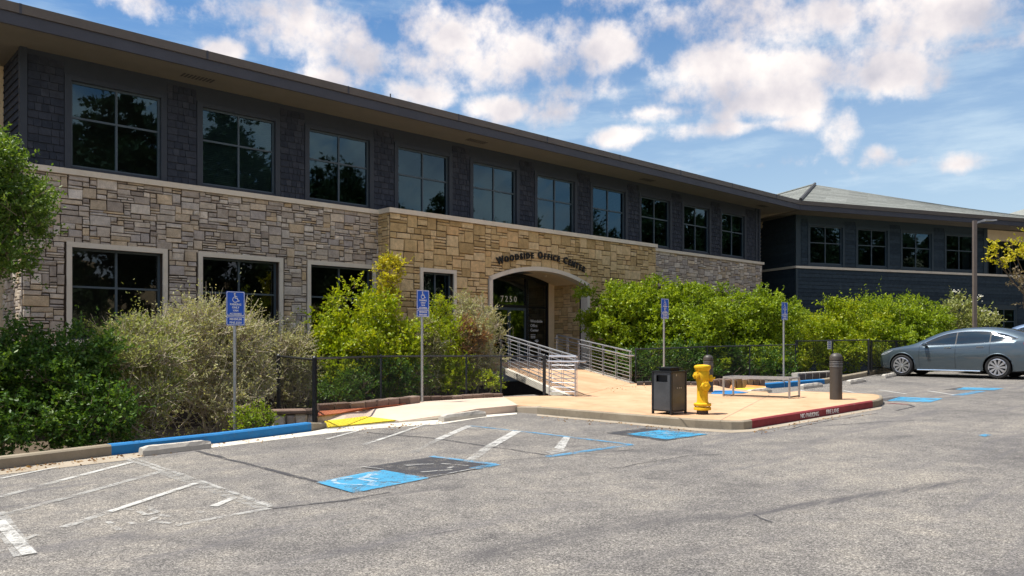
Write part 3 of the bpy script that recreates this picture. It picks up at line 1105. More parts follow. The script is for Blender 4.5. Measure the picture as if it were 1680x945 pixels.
up_w = [(-8.3 + 3.03 * k, -8.3 + 3.03 * k + 2.0) for k in range(10)]
UZ0, UZ1 = 5.70, 7.68
g_w = [(-8.32, -6.30), (-5.32, -3.22), (-2.27, -0.22)]
GZ0, GZ1 = 1.70, 3.82
arch_cols = []
NA = 24
for i in range(NA):
    a = 3.9 + 4.94 * i / NA
    b = 3.9 + 4.94 * (i + 1) / NA
    arch_cols.append((a, b, 0.3, arch_z((a + b) / 2) - 0.05))
holes_l = [(a, b, GZ0, GZ1) for a, b in g_w]
holes_b = [(1.2, 2.4, GZ0, 3.79)] + arch_cols
wl = wall_sheet(UL, 0.02, -1.2, ZC + .02, 0.62, holes_l)
wl.box(UL, UL + 0.25, 0.87, 3.0, -1.2, ZC + .02)
stone_wall = wl.build('stone_wall', M['mortar'], MAIN)
wb = wall_sheet(0.0, BAY, -1.2, ZC + .02, 0.03, holes_b)
wb.box(0.0, 0.2, 0.28, 0.9, -1.2, ZC)
wb.box(BAY - .2, BAY, 0.28, 0.9, -1.2, ZC)
bay_wall = wb.build('bay_wall', M['mortar'], MAIN)
wr = wall_sheet(BAY, UR, -1.2, ZC + .02, 0.62, [(13.6, 15.2, GZ0, GZ1), (17.2, 19.2, GZ0, GZ1)])
wr.box(UR - .25, UR, 0.87, 8.0, -1.2, ZC)
right_wall = wr.build('stone_wall', M['mortar'], MAIN)
up = wall_sheet(UL, UR, ZC, ZS + .05, 0.74, [(a, b, UZ0, UZ1) for a, b in up_w], 0.2)
up.box(UL, UL + .2, .94, 3.0, ZC, ZS + .05)
up.box(UR - .2, UR, .94, 8.0, ZC, ZS + .05)
upper_wall = up.build('upper_wall', M['casing'], MAIN)


def rubble(u0, u1, z0, z1, cu, cz, blocked, wmax, hmax, seed, big=0.15):
    """greedy random packing of squared stones on a fine grid; returns rectangles"""
    rnd = random.Random(seed)
    nu = int(round((u1 - u0) / cu))
    nz = int(round((z1 - z0) / cz))
    cu = (u1 - u0) / nu
    cz = (z1 - z0) / nz
    occ = [[blocked(u0 + (i + .5) * cu, z0 + (j + .5) * cz) for i in range(nu)] for j in range(nz)]
    res = []
    for j in range(nz - 1, -1, -1):
        for i in range(nu):
            if occ[j][i]:
                continue
            h = rnd.choices(range(1, hmax + 1), [5, 6, 1.6, big * 7][:hmax])[0]
            w = rnd.randint(2, wmax) if h < 3 else rnd.randint(3, wmax)
            ww = 0
            while ww < w and i + ww < nu and not occ[j][i + ww]:
                ww += 1
            # do not leave a one-cell sliver
            if i + ww + 1 < nu and not occ[j][i + ww] and (i + ww + 1 >= nu or occ[j][i + ww + 1]):
                ww += 1
            hh = 1
            while hh < h and j - hh >= 0 and all(not occ[j - hh][i + q] for q in range(ww)):
                hh += 1
            for a in range(hh):
                for b in range(ww):
                    occ[j - a][i + b] = True
            res.append((u0 + i * cu, u0 + (i + ww) * cu, z0 + (j - hh + 1) * cz, z0 + (j + 1) * cz))
    return res


def to_world(u, w, z):
    return C0 + D * u + B * w + Vector((0, 0, z))


def seen_size(u0, u1, z0, z1, w):
    p = to_world((u0 + u1) / 2, w, (z0 + z1) / 2)
    if p.y < 1:
        return 0
    px = 840 + F * p.x / p.y
    if px < -10 or px > 1690:
        return 0
    return (u1 - u0) * (z1 - z0) / p.y ** 2


def stones(rects, parent, mat, name, w, proud, gap, limit, seed, rfun=None):
    rnd = random.Random(seed)
    order = sorted(rects, key=lambda q: -seen_size(*q, w))
    rest = MB()
    for k, (a, b, c, d) in enumerate(order):
        g = gap / 2
        x0, x1 = a + g + rnd.uniform(-.005, .006), b - g + rnd.uniform(-.006, .005)
        z0, z1 = c + g + rnd.uniform(-.004, .006), d - g + rnd.uniform(-.006, .004)
        pr = proud * rnd.uniform(0.5, 1.3)
        tgt = MB() if k < limit else rest
        tgt.rv = rnd.random() if rfun is None else rfun(rnd)
        n0 = len(tgt.v)
        ch = min(0.014, (z1 - z0) * .2)
        tgt.cham(x0, x1, w - pr, w + .02, z0, z1, ch)
        for q in range(n0 + 4, n0 + 12):
            v = tgt.v[q]
            tgt.v[q] = (v[0] + rnd.uniform(-.009, .009), v[1] + rnd.uniform(-.008, .008), v[2] + rnd.uniform(-.007, .007))
        if k < limit:
            tgt.build(name, mat, parent, fix=False)
    if rest.v:
        rest.build(name, mat, parent, kind='stuff', fix=False)


def in_rect(u, z, r_):
    return r_[0] < u < r_[1] and r_[2] < z < r_[3]


blk = [(a - .12, b + .12, -2, GZ1 + .13) for a, b in g_w]


def blocked_left(u, z):
    return any(in_rect(u, z, (a, b, 1.55, t_)) for a, b, _, t_ in blk) or 1.5 < z < 1.62


stones(rubble(UL, 0.0, 0.2, ZC, .075, .062, blocked_left, 6, 4, 3, .2), stone_wall, M['stone'], 'stone', 0.62, 0.045, 0.016, 300, 5)


def blocked_bay(u, z):
    if in_rect(u, z, (1.09, 2.51, 1.55, 3.92)):
        return True
    return 3.92 < u < 8.82 and z < arch_z(u) - .04


stones(rubble(0.0, BAY, 0.2, ZC, .125, .092, blocked_bay, 4, 4, 9, .3), bay_wall, M['ashlar'], 'ashlar_block', 0.03, 0.035, 0.018, 300, 15)


def blocked_right(u, z):
    return any(in_rect(u, z, h) for h in ((13.5, 15.3, 1.6, GZ1 + .1), (17.1, 19.3, 1.6, GZ1 + .1)))


stones(rubble(BAY, UR, 0.6, ZC, .1, .08, blocked_right, 5, 3, 21), right_wall, M['stone'], 'stone', 0.62, 0.03, 0.016, 0, 22)


# returns (faces turned to the left): build with the same rubble but turned 90 degrees
def return_stones(u, w0, w1, z0, z1, mat, parent, seed, cell):
    rnd = random.Random(seed)
    mb = MB()
    for (a, b, c, d) in rubble(w0, w1, z0, z1, cell, cell * .85, lambda p_, q_: False, 4, 3, seed):
        mb.rv = rnd.random()
        n0 = len(mb.v)
        mb.cham(a + .008, b - .008, -rnd.uniform(.015, .04), .02, c + .007, d - .007, .012)
        for q in range(n0, len(mb.v)):
            x, y, z = mb.v[q]
            mb.v[q] = (u + y, w1 - (x - w0), z)
    mb.build('return_stones', mat, parent, kind='stuff', fix=True)


return_stones(0.0, 0.03, 0.62, 0.2, ZC, M['ashlar'], bay_wall, 4, .1)
return_stones(UL, 0.62, 2.9, 0.2, ZC, M['stone'], stone_wall, 6, .085)

# cream ledge
led = MB()
led.box(UL - .08, -0.06, 0.52, 0.80, ZC, 5.60)
led.box(UL - .08, UL + .1, 0.80, 2.4, ZC, 5.60)
led.box(-0.06, BAY + .05, -0.06, 0.80, ZC, 5.61)
led.box(BAY + .05, UR + .08, 0.52, 0.80, ZC - .03, 5.56)
led.build('ledge', M['cornice'], MAIN)
sl_ = MB()
sl_.box(UL - .03, 0.0, 0.48, 0.66, 1.48, 1.60)
sl_.box(0.0, 3.8, -0.07, 0.05, 1.48, 1.60)
sl_.build('sill_band', M['surround'], MAIN)


def window(u0, u1, z0, z1, w, parent, glass, label=None, bar=.045, cross=0.44, nx=2, deep=.07):
    """frame with cross bars and separate panes; origin stays that of the building"""
    mb = MB()
    t_ = bar
    mb.box(u0, u0 + t_, w, w + deep, z0, z1)
    mb.box(u1 - t_, u1, w, w + deep, z0, z1)
    mb.box(u0 + t_, u1 - t_, w, w + deep, z1 - t_, z1)
    mb.box(u0 + t_, u1 - t_, w, w + deep, z0, z0 + t_)
    zc = z1 - (z1 - z0) * cross
    us = [u0 + t_ + (u1 - u0 - 2 * t_) * i / nx for i in range(nx + 1)]
    for x in us[1:-1]:
        mb.box(x - t_ / 2, x + t_ / 2, w + .004, w + deep - .004, z0 + t_, z1 - t_)
    for a, b in zip(us[:-1], us[1:]):
        aa = a + (t_ / 2 if a != us[0] else 0)
        bb = b - (t_ / 2 if b != us[-1] else 0)
        mb.box(aa, bb, w + .006, w + deep - .006, zc - t_ / 2, zc + t_ / 2)
    f = mb.build('window', M['sash'], parent, label=label)
    for a, b in zip(us[:-1], us[1:]):
        for c, d in ((z0 + t_, zc - t_ / 2), (zc + t_ / 2, z1 - t_)):
            pm = MB()
            y = w + deep * .55
            j = random.uniform(-.004, .004)
            pm.add([(a, y + j, c), (b, y, c), (b, y + j, d), (a, y, d)], [(0, 1, 2, 3)])
            pm.build('pane', glass, f, fix=False)
    return f


blinds = {1: (0.02, 0.98), 6: (0.56, 0.98)}
for k, (a, b) in enumerate(up_w):
    f = window(a, b, UZ0, UZ1, 0.80, MAIN, M['glass'], cross=.42)
    cs = MB()
    cs.box(a - .14, a - .002, .70, .80, UZ0 - .08, UZ1 + .12)
    cs.box(b + .002, b + .14, .70, .80, UZ0 - .08, UZ1 + .12)
    cs.box(a - .002, b + .002, .705, .80, UZ1 + .002, UZ1 + .12)
    cs.build('casing', M['casing'], f)
    if k in blinds:
        lo, hi = blinds[k]
        bl = MB()
        z0b, z1b = UZ0 + (UZ1 - UZ0) * lo, UZ0 + (UZ1 - UZ0) * hi
        n_ = int((z1b - z0b) / .05)
        for i in range(n_):
            z = z0b + (z1b - z0b) * i / n_
            bl.box(a + .05, b - .05, .93, .95, z, z + (z1b - z0b) / n_ * .86)
        bl.build('blind', M['blind'], f, label='drawn pale blind', kind='stuff')

for (a, b) in g_w:
    f = window(a, b, GZ0, GZ1, 0.78, MAIN, M['lowglass'], cross=.42)
    sr = MB()
    sr.box(a - .11, a - .001, .56, .84, 1.60, GZ1 + .12)
    sr.box(b + .001, b + .11, .56, .84, 1.60, GZ1 + .12)
    sr.box(a - .001, b + .001, .563, .84, GZ1 + .001, GZ1 + .12)
    sr.box(a - .001, b + .001, .52, .86, 1.60, 1.70)
    sr.build('surround', M['surround'], f)
f = window(1.2, 2.4, GZ0, 3.79, 0.17, MAIN, M['glass'], cross=.42)
sr = MB()
sr.box(1.09, 1.199, -.03, .25, 1.60, 3.91)
sr.box(2.401, 2.51, -.03, .25, 1.60, 3.91)
sr.box(1.199, 2.401, -.027, .25, 3.791, 3.91)
sr.box(1.199, 2.401, -.05, .25, 1.60, 1.70)
sr.build('surround', M['surround'], f)
for a, b in ((13.6, 15.2), (17.2, 19.2)):
    window(a, b, GZ0, GZ1, 0.75, MAIN, M['glass'])

# shingles on the upper wall: courses of single shingles between the window casings
rnd = random.Random(2)
sh = []
edges = [UL + .12] + [x for a, b in up_w for x in (a - .15, b + .15)] + [UR - .12]
for i in range(0, len(edges), 2):
    a, b = edges[i], edges[i + 1]
    z = 5.62
    row = 0
    while z < ZS - .25:
        u = a
        while u < b - .01:
            w_ = min(rnd.choice((.11, .14, .17, .21, .26)), b - u)
            if b - (u + w_) < .06:
                w_ = b - u
            sh.append((u, u + w_, z, min(z + .175, ZS - .02)))
            u += w_
        z += .175
        row += 1
sh.sort(key=lambda q: -seen_size(*q, .72))
rest = MB()
for k, (a, b, c, d) in enumerate(sh):
    tg = MB() if k < 300 else rest
    tg.rv = rnd.random()
    y0 = .742 - .030 - rnd.uniform(0, .008)
    dz = rnd.uniform(-.006, .006)
    g = .006
    tg.add([(a + g, y0, c + dz), (b - g, y0 + rnd.uniform(-.003, .003), c + dz), (b - g, .738, d + .01), (a + g, .738, d + .01),
            (a + g, .745, c + dz), (b - g, .745, c + dz)], [(0, 1, 2, 3), (4, 5, 1, 0), (4, 0, 3), (1, 5, 2)])
    if k < 300:
        tg.build('shingle', M['shingle'], upper_wall, fix=False)
rest.build('shingle', M['shingle'], upper_wall, kind='stuff', fix=False)
# corner boards and side courses
for bxs in (((UL - .03, UL + .11, .69, .74, 5.60, ZS), (UL - .03, UL - .001, .74, .86, 5.60, ZS)), ((UR - .11, UR + .03, .69, .74, 5.56, ZS),), ((UR - .42, UR - .28, .69, .74, 5.56, ZS),)):
    cb = MB()
    for q in bxs:
        cb.box(*q)
    cb.build('corner_board', M['casing'], MAIN)
sc_ = MB()
z = 5.62
while z < ZS - .05:
    sc_.rv = rnd.random()
    sc_.add([(UL - .035, .87, z), (UL - .035, 2.5, z), (UL - .001, 2.5, z + .17), (UL - .001, .87, z + .17), (UL, .87, z), (UL, 2.5, z)], [(0, 3, 2, 1), (4, 0, 1, 5)])
    z += .175
sc_.build('side_shingles', M['shingle'], MAIN, kind='stuff')

# entrance: arch surround, recess, glazing
ar = MB()
NS = 36


def band(r_out, top_out, thick, y0, y1, ua, ub):
    pts_o, pts_i = [], []
    for i in range(NS + 1):
        u = ua + (ub - ua) * i / NS
        zo = arch_z(u, r_out, top_out)
        sl2 = -(u - UA) / math.sqrt(r_out ** 2 - (u - UA) ** 2)
        nrm = Vector((sl2, -1)).normalized()
        pts_o.append((u, zo))
        pts_i.append((u + nrm.x * thick * (1 if 0 < i < NS else 0), zo + nrm.y * thick))
    vs = []
    for (o_, i_) in zip(pts_o, pts_i):
        vs += [(o_[0], y0, o_[1]), (i_[0], y0, i_[1]), (i_[0], y1, i_[1]), (o_[0], y1, o_[1])]
    fs = []
    for k in range(NS):
        for q in range(4):
            fs.append((k * 4 + q, k * 4 + (q + 1) % 4, (k + 1) * 4 + (q + 1) % 4, (k + 1) * 4 + q))
    return vs, fs


vs, fs = band(RA, 4.26, .14, -.045, .30, 3.89, 8.85)
ar.add(vs, fs)
ar.box(3.89, 4.03, -.045, .30, 0.3, arch_z(3.89, RA, 4.26))
ar.box(8.71, 8.85, -.045, .30, 0.3, arch_z(8.85, RA, 4.26))
ar.build('arch_surround', M['surround'], MAIN)
EZ = 0.96      # entrance floor
WB = 1.60      # back of the recess
rc = MB()
vs, fs = band(RA, 4.20, .02, .28, WB + .3, 3.99, 8.75)
rc.add(vs, fs)
rc.box(8.34, 8.74, WB, WB + .2, EZ, 3.86)
rc.build('recess_ceiling', M['cream'], MAIN)
for a, b in ((3.80, 3.99), (8.66, 8.9)):
    rs = MB()
    rs.box(a, b, .28, WB + .1, EZ - .4, 3.9)
    rs.build('recess_wall', M['mortar'], MAIN)
side = MB()
rnd = random.Random(31)
for (a, b, c, d) in rubble(0.30, WB, EZ, 3.85, .12, .10, lambda p_, q_: False, 4, 3, 33):
    side.rv = rnd.random()
    n0 = len(side.v)
    side.cham(a + .006, b - .006, -rnd.uniform(.01, .03), .02, c + .006, d - .006, .012)
    for q in range(n0, len(side.v)):
        x, y, z = side.v[q]
        side.v[q] = (8.66 + y, 1.9 - x, z)
side.build('ashlar_block', M['ashlar'], MAIN, kind='stuff')
fl = MB()
fl.box(3.99, 8.66, -.3, WB + 3, EZ - .3, EZ)
fl.build('entrance_floor', M['walk'], MAIN)
dl = MB()
dl.lathe([(0.06, 0), (0.06, .015)], 12, (7.4, .85, 4.05))
dl.build('ceiling_spot', M['white_print'], MAIN)
# glazing
ef = MB()
FR = .07
vs, fs = band(RA, 4.17, .13, WB, WB + .10, 4.02, 8.34)
ef.add(vs, fs)
for u in (4.02, 5.38, 7.14, 8.26):
    ef.box(u, u + (.08 if u != 7.14 else .10), WB + .003, WB + .097, EZ, arch_z(u, RA, 4.10))
ef.box(4.10, 5.38, WB + .006, WB + .09, 2.90, 2.98)
ef.box(5.46, 7.14, WB + .006, WB + .09, 2.90, 3.00)
ef.box(7.24, 8.26, WB + .006, WB + .09, 2.90, 2.95)
ef.build('glazing_frame', M['black_metal'], MAIN)
gl = MB()
for a, b in ((4.10, 5.38), (5.46, 7.14), (7.24, 8.26)):
    n_ = 10
    for i in range(n_):
        x0, x1 = a + (b - a) * i / n_, a + (b - a) * (i + 1) / n_
        gl.add([(x0, WB + .05, 2.98), (x1, WB + .05, 2.98), (x1, WB + .05, arch_z(x1, RA, 4.1)), (x0, WB + .05, arch_z(x0, RA, 4.1))], [(0, 1, 2, 3)])
gl.build('transom_pane', M['shopglass'], MAIN, fix=False)
for a, b in ((4.10, 5.38), (7.24, 8.26)):
    g2 = MB()
    g2.add([(a, WB + .05, EZ), (b, WB + .05, EZ), (b, WB + .05, 2.90), (a, WB + .05, 2.90)], [(0, 1, 2, 3)])
    g2.build('sidelight_pane', M['shopglass'], MAIN, fix=False)
for a, b, hx in ((5.46, 6.295, 6.20), (6.305, 7.14, 6.42)):
    dm = MB()
    dm.box(a, a + .06, WB + .01, WB + .07, EZ + .01, 2.89)
    dm.box(b - .06, b, WB + .01, WB + .07, EZ + .01, 2.89)
    dm.box(a + .06, b - .06, WB + .012, WB + .068, 2.80, 2.89)
    dm.box(a + .06, b - .06, WB + .012, WB + .068, EZ + .01, EZ + .14)
    dr = dm.build('door', M['sash'], MAIN)
    g3 = MB()
    g3.add([(a + .06, WB + .04, EZ + .14), (b - .06, WB + .04, EZ + .14), (b - .06, WB + .04, 2.80), (a + .06, WB + .04, 2.80)], [(0, 1, 2, 3)])
    g3.build('pane', M['shopglass'], dr, fix=False)
    h_ = MB()
    h_.tube([(hx, WB + .01, EZ + .75), (hx, WB - .06, EZ + .78), (hx, WB - .06, EZ + 1.28), (hx, WB + .01, EZ + 1.31)], .014, 8)
    h_.build('handle', M['chrome'], dr)

# lettering over the arch: each letter its own piece
word = 'WOODSIDE OFFICE CENTER'
caps = {0, 9, 16}
RT = 6.85
wd = []
for i, ch in enumerate(word):
    s = .335 if i in caps else .27
    wd.append((ch, s))
adv = {'W': .98, 'I': .40, 'O': .88, 'E': .66, 'F': .63, 'S': .64, 'D': .84, 'C': .74, 'N': .80, 'T': .66, 'R': .72, ' ': .50}
tot = sum(adv[c] * s for c, s in wd)
span = 4.42
pos_ = -span / 2
for ch, s in wd:
    a_ = adv[ch] * s / tot * span
    cu_ = pos_ + a_ / 2
    pos_ += a_
    if ch == ' ':
        continue
    th = cu_ / RT
    me = text_mesh(ch, s, M['letter'], 0.02, 0.013)
    o = bpy.data.objects.new('letter', me)
    finish(o, MAIN)
    uu = 6.40 + RT * math.sin(th)
    zz = 4.55 - RT + RT * math.cos(th)
    o.location = (uu, -.045, zz)
    o.rotation_euler = (R(90), th, 0)
    o.scale = (0.86, 1, 1)
for i, ch in enumerate('7250'):
    o = bpy.data.objects.new('numeral', text_mesh(ch, .30, M['white_print'], 0.004, 0.003))
    finish(o, MAIN)
    o.location = (5.92 + .22 * i, WB - .012, 3.10)
    o.rotation_euler = (R(90), 0, 0)
# directory panel behind the sidelight
dp = MB()
dp.box(7.26, 7.80, WB + .11, WB + .14, 1.35, 2.80)
dpo = dp.build('directory_panel', M['black_metal'], MAIN)
for i, (tx, s) in enumerate((('Woodside', .15), ('Office', .15), ('Center', .15))):
    o = bpy.data.objects.new('panel_lettering', text_mesh(tx, s, M['white_print'], 0.002, 0.001, 'LEFT'))
    finish(o, dpo)
    o.location = (7.36, WB - .006, 2.37 - i * .17)
    o.rotation_euler = (R(90), 0, 0)
pl = MB()
for k in range(9):
    a = R(-60 + 15 * k)
    base = (7.70, WB + .02, 1.62)
    pl.bar((base[0], WB - .004, base[2]), (base[0] + .12 * math.sin(a), WB - .004, base[2] + .12 * math.cos(a)), .006, .012)
for k in range(3):
    pl.box(7.38, 7.62, WB - .006, WB - .002, 1.90 - k * .06, 1.92 - k * .06)
pl.build('panel_emblem', M['white_print'], dpo, label='small white line emblem below the lettering')

# eaves and roof
UE = 24.03
UX = -10.7
ro = MB()
ro.box(UX, UE, -.60, -.52, 8.46, 8.66, 0)
ro.box(UX, UX + .08, -.52, 17.9, 8.46, 8.66, 0)
ro.build('gutter', M['gutter_metal'], MAIN)
for k in range(9):
    x = -9.6 + 3.9 * k
    gj = MB()
    gj.box(x, x + .05, -.604, -.598, 8.455, 8.665)
    gj.build('gutter_joint', M['fascia'], MAIN)
for k in range(4):
    x = -6.0 + 9.1 * k
    sv = MB()
    for q in range(9):
        sv.box(x + .09 * q, x + .09 * q + .05, .0, .30, ZS - .004, ZS - .001)
    sv.build('soffit_vent', M['dark_joint'], MAIN, kind='stuff')
fa = MB()
fa.box(UX + .03, UE, -.565, -.50, ZS, 8.458, 0)
fa.box(UX + .03, UX + .09, -.50, 17.9, ZS, 8.458, 0)
fa.build('fascia', M['fascia'], MAIN)
sf = MB()
sf.box(UX + .09, UE, -.50, 10.0, ZS, ZS + .03)
sf.build('soffit', M['soffit'], MAIN)
rf = MB()
rf.rv = .4
hz_ = 8.64
rf.add([(UX, -.55, hz_), (UE, -.55, hz_), (UE + 3, 8.0, hz_ + 1.6), (UX + 8, 8.0, hz_ + 1.6), (UE + 3, 18, hz_), (UX, 18, hz_)], [(0, 1, 2, 3), (3, 2, 4, 5), (0, 3, 5)])
rf.build('roof', M['roof'], MAIN, fix=False)
vp = MB()
vp.tube([(0.9, 1.3, 8.95), (0.9, 1.3, 9.46)], .02, 6)
vp.build('vent_pipe', M['fascia'], MAIN)
# left rear wall in beige render, right link wall
bw = MB()
bw.box(-24, UL, 2.5, 2.75, -1.2, ZS)
bw.build('rear_wall', M['beige'], MAIN)
bj = MB()
bj.box(-24, UL - .1, 2.485, 2.5, 7.42, 7.44)
bj.box(-24, UL - .1, 2.485, 2.5, 6.0, 6.02)
bj.box(-24, UL - .1, 2.46, 2.5, 4.9, 5.0)
bj.build('wall_joint', M['mortar'], MAIN)
bt = MB()
bt.box(UL - .12, UL - .02, 2.44, 2.5, 5.4, ZS - .01)
bt.build('corner_trim', M['cream'], MAIN)
colm = MB()
q = Vector((13.75, 43.6, 0)) - C0
cu_, cw_ = q.dot(D), q.dot(B)
colm.box(cu_ - .16, cu_ + .16, cw_ - .16, cw_ + .16, 0, ZS - .35)
colm.box(cu_ - .22, cu_ + .22, cw_ - .22, cw_ + .22, ZS - .35, ZS)
colm.build('column', M['beige'], MAIN)
lk = MB()
lk.box(UR, 34, 9.0, 9.2, -1, ZS)
lk.build('link_wall', M['siding'], MAIN)
# rooms behind the glass
rm = MB()
for z0, z1 in ((4.15, 4.2), (1.0, 1.05), (8.1, 8.15)):
    rm.box(UL + .3, UR - .3, 1.05, 6.5, z0, z1)
rm.box(UL + .3, UR - .3, 6.5, 6.6, 1.0, 8.1)
for u in (-2.6, 3.5, 9.2, 12.4, 15.4, 18.5):
    rm.box(u, u + .1, 1.05, 6.5, 4.2, 8.1)
rm.box(3.7, 3.8, 1.9, 6.5, 1.05, 4.15)
rm.box(8.9, 9.0, 1.9, 6.5, 1.05, 4.15)
rm.build('interior', M['room'], MAIN)
lm, lt, lb_ = newmat('tube_light')
lb_.inputs['Emission Color'].default_value = (1, .98, .9, 1)
lb_.inputs['Emission Strength'].default_value = 9
for (lu, lw, lz) in ((7.75, 2.4, 7.25),):
    tl = MB()
    tl.box(lu, lu + .75, lw, lw + .10, lz, lz + .05)
    tl.build('ceiling_light', lm, MAIN, label='lit ceiling light inside the building')

# ------------------------------------------------------------------ second building
WING = empty('office_wing', CW, math.atan2(DW.y, DW.x), 'dark blue grey clapboard office building with pale hip roof beyond the hedge', 'office building')


def WU(px):
    """metres along the wing facade for a photo column"""
    x = (px - 840) / F
    # CW + s DW on ray x*Y = X
    return (x * CW.y - CW.x) / (DW.x - x * DW.y)


wing_w = [(WU(a), WU(b)) for a, b in ((1328.6, 1381.9), (1407, 1455.6), (1480, 1528), (1552, 1598))]
ww = sum(b - a for a, b in wing_w) / 4
we = WU(1619)
wwz0, wwz1 = 5.72, 7.68
lowwin = (WU(1630), WU(1666), 1.9, 3.55)
wu = wall_sheet(0, we, -1.5, ZS, 0.0, [(a, b, wwz0, wwz1) for a, b in wing_w], .2)
wu.box(we, we + 14, 0.0, .2, -1.5, lowwin[2])
wu.box(we, lowwin[0], 0.0, .2, lowwin[2], lowwin[3])
wu.box(lowwin[1], we + 14, 0.0, .2, lowwin[2], lowwin[3])
wu.box(we, we + 14, 0.0, .2, lowwin[3], 5.47)
wu.box(0, .2, .2, 12, -1.5, ZS)
wing_wall = wu.build('wall', M['wing_trim'], WING)
rnd = random.Random(5)


def board(a, b, z, h=.2):
    mb = MB()
    mb.rv = rnd.random()
    mb.add([(a, -.03, z), (b, -.03, z), (b, -.004, z + h), (a, -.004, z + h), (a, .002, z), (b, .002, z)], [(0, 1, 2, 3), (4, 5, 1, 0)])
    mb.build('siding_board', M['siding'], wing_wall, fix=False)


z = 0.4
while z < 5.40:
    if lowwin[2] - .2 < z < lowwin[3] + .1:
        board(.10, lowwin[0] - .12, z)
        board(lowwin[1] + .12, we + 14, z)
    else:
        board(.10, we + 14, z)
    z += .2
ed = [.32] + [x for a, b in wing_w for x in (a - .15, b + .15)] + [we - .3]
z = 5.62
while z < 7.9:
    for i in range(0, len(ed), 2):
        if ed[i + 1] - ed[i] > .1:
            board(ed[i], ed[i + 1], z)
    z += .2
sb = MB()
z = .4
while z < 8.1:
    sb.rv = rnd.random()
    sb.add([(-.03, .1, z), (-.03, 12, z), (-.004, 12, z + .2), (-.004, .1, z + .2), (.002, .1, z), (.002, 12, z)], [(0, 3, 2, 1), (4, 0, 1, 5)])
    z += .2
sb.build('side_boards', M['siding'], WING, kind='stuff')
wb_ = MB()
wb_.box(-.06, we + 14, -.08, -.031, 5.44, 5.56)
wb_.box(-.08, -.031, -.031, 12, 5.44, 5.56)
wb_.build('ledge', M['cornice'], WING)
cb = MB()
cb.box(-.045, .10, -.045, -.005, .3, 5.43)
cb.box(-.045, .10, -.045, -.005, 5.57, ZS)
cb.box(we - .28, we, -.045, -.005, 5.57, ZS)
for a, b in wing_w:
    cb.box(a - .14, a - .002, -.04, .06, 5.57, wwz1 + .14)
    cb.box(b + .002, b + .14, -.04, .06, 5.57, wwz1 + .14)
    cb.box(a - .002, b + .002, -.037, .06, wwz1 + .002, wwz1 + .14)
cb.build('casing', M['wing_trim'], WING)
for a, b in wing_w:
    window(a, b, wwz0, wwz1, .06, WING, M['glass'])
window(lowwin[0], lowwin[1], lowwin[2], lowwin[3], .03, WING, M['glass'])
# set back upper part at its right end with pale band
rb = MB()
rb.box(we, we + 14, 1.6, 1.8, 5.5, ZS)
rb.build('setback_wall', M['wing_trim'], WING)
rb = MB()
rb.box(we + .02, we + 14, .1, .3, 7.55, 8.15)
rb.build('beam', M['cream'], WING)
for i in range(4):
    a = we + .6 + 2.6 * i
    window(a, a + 2.2, 5.7, 7.5, 1.5, WING, M['glass'], nx=3)
# eaves
WE0, WE1 = -.84, 34
e = MB()
e.box(WE0, WE1, -1.32, -1.24, 8.46, 8.665)
e.build('gutter', M['gutter_metal'], WING)
e = MB()
e.box(WE0, WE1, -1.285, -1.22, ZS + .004, 8.458)
e.build('fascia', M['fascia'], WING)
e = MB()
e.box(WE0 + .1, WE1, -1.22, 10, ZS + .004, ZS + .05)
e.build('soffit', M['soffit'], WING)
# hip roof: apex from the photo
apex = P(1337, 303, 49.5)
av = apex - CW
ax, ay, az = av.dot(DW), av.dot(BW), apex.z


def roof_plane(vs, n, name='roof_slope'):
    """a slope laid in courses of shingle, each a little proud of the next"""
    a0, a1, b1, b0 = [Vector(v) for v in vs]     # eave left, eave right, top right, top left
    mb = MB()
    rr = random.Random(4)
    nn = (a1 - a0).cross(b0 - a0).normalized()
    if nn.z < 0:
        nn = -nn
    for i in range(n):
        t0, t1 = i / n, (i + 1) / n
        l0, r0 = a0.lerp(b0, t0), a1.lerp(b1, t0)
        l1, r1 = a0.lerp(b0, t1), a1.lerp(b1, t1)
        k = max(1, int((r0 - l0).length / 1.4))
        for j in range(k):
            mb.rv = rr.random()
            p0, p1 = l0.lerp(r0, j / k), l0.lerp(r0, (j + 1) / k)
            q0, q1 = l1.lerp(r1, j / k), l1.lerp(r1, (j + 1) / k)
            lift = nn * .009
            mb.add([p0 + lift, p1 + lift, q1 + nn * .001, q0 + nn * .001, p0, p1], [(0, 1, 2, 3), (4, 5, 1, 0)])
    return mb.build(name, M['roof'], WING, fix=False)


ezz = 8.66
fl_, fr_ = Vector((WE0, -1.30, ezz)), Vector((WE1 + 6, -1.30, ezz))
ap = Vector((ax, ay, az))
rgt = ap + Vector((22, 0.0, .25))
bl_ = Vector((WE0 - 1.0, ay * 2 + 1.3, ezz))
roof_plane([fl_, fr_, rgt + Vector((3, 0, -1.6)), ap], 26)
roof_plane([bl_, fl_, ap, ap + Vector((-.01, 0, 0))], 22)
bk = MB()
bk.rv = .5
bk.add([ap, rgt + Vector((3, 0, -1.6)), Vector((WE1 + 6, ay * 2 + 1.3, ezz)), bl_], [(0, 3, 2, 1)])
bk.build('roof_slope', M['roof'], WING, fix=False)
hp = MB()
hp.tube([fl_ + Vector((0, 0, .05)), ap + Vector((0, 0, .06))], .09, 6)
hp.build('hip_cap', M['dark_joint'], WING)
hp = MB()
hp.tube([bl_ + Vector((0, 0, .03)), ap + Vector((0, 0, .04))], .06, 6)
hp.build('hip_cap', M['roof'], WING)
rm = MB()
rm.box(.3, we + 13, .9, 6, 5.2, 5.3)
rm.box(.3, we + 13, 6, 6.1, 1, 8.1)
rm.box(.3, we + 13, .9, 6, 8.05, 8.1)
rm.box(.3, we + 13, .9, 6, 1.0, 1.1)
rm.build('interior', M['room'], WING)

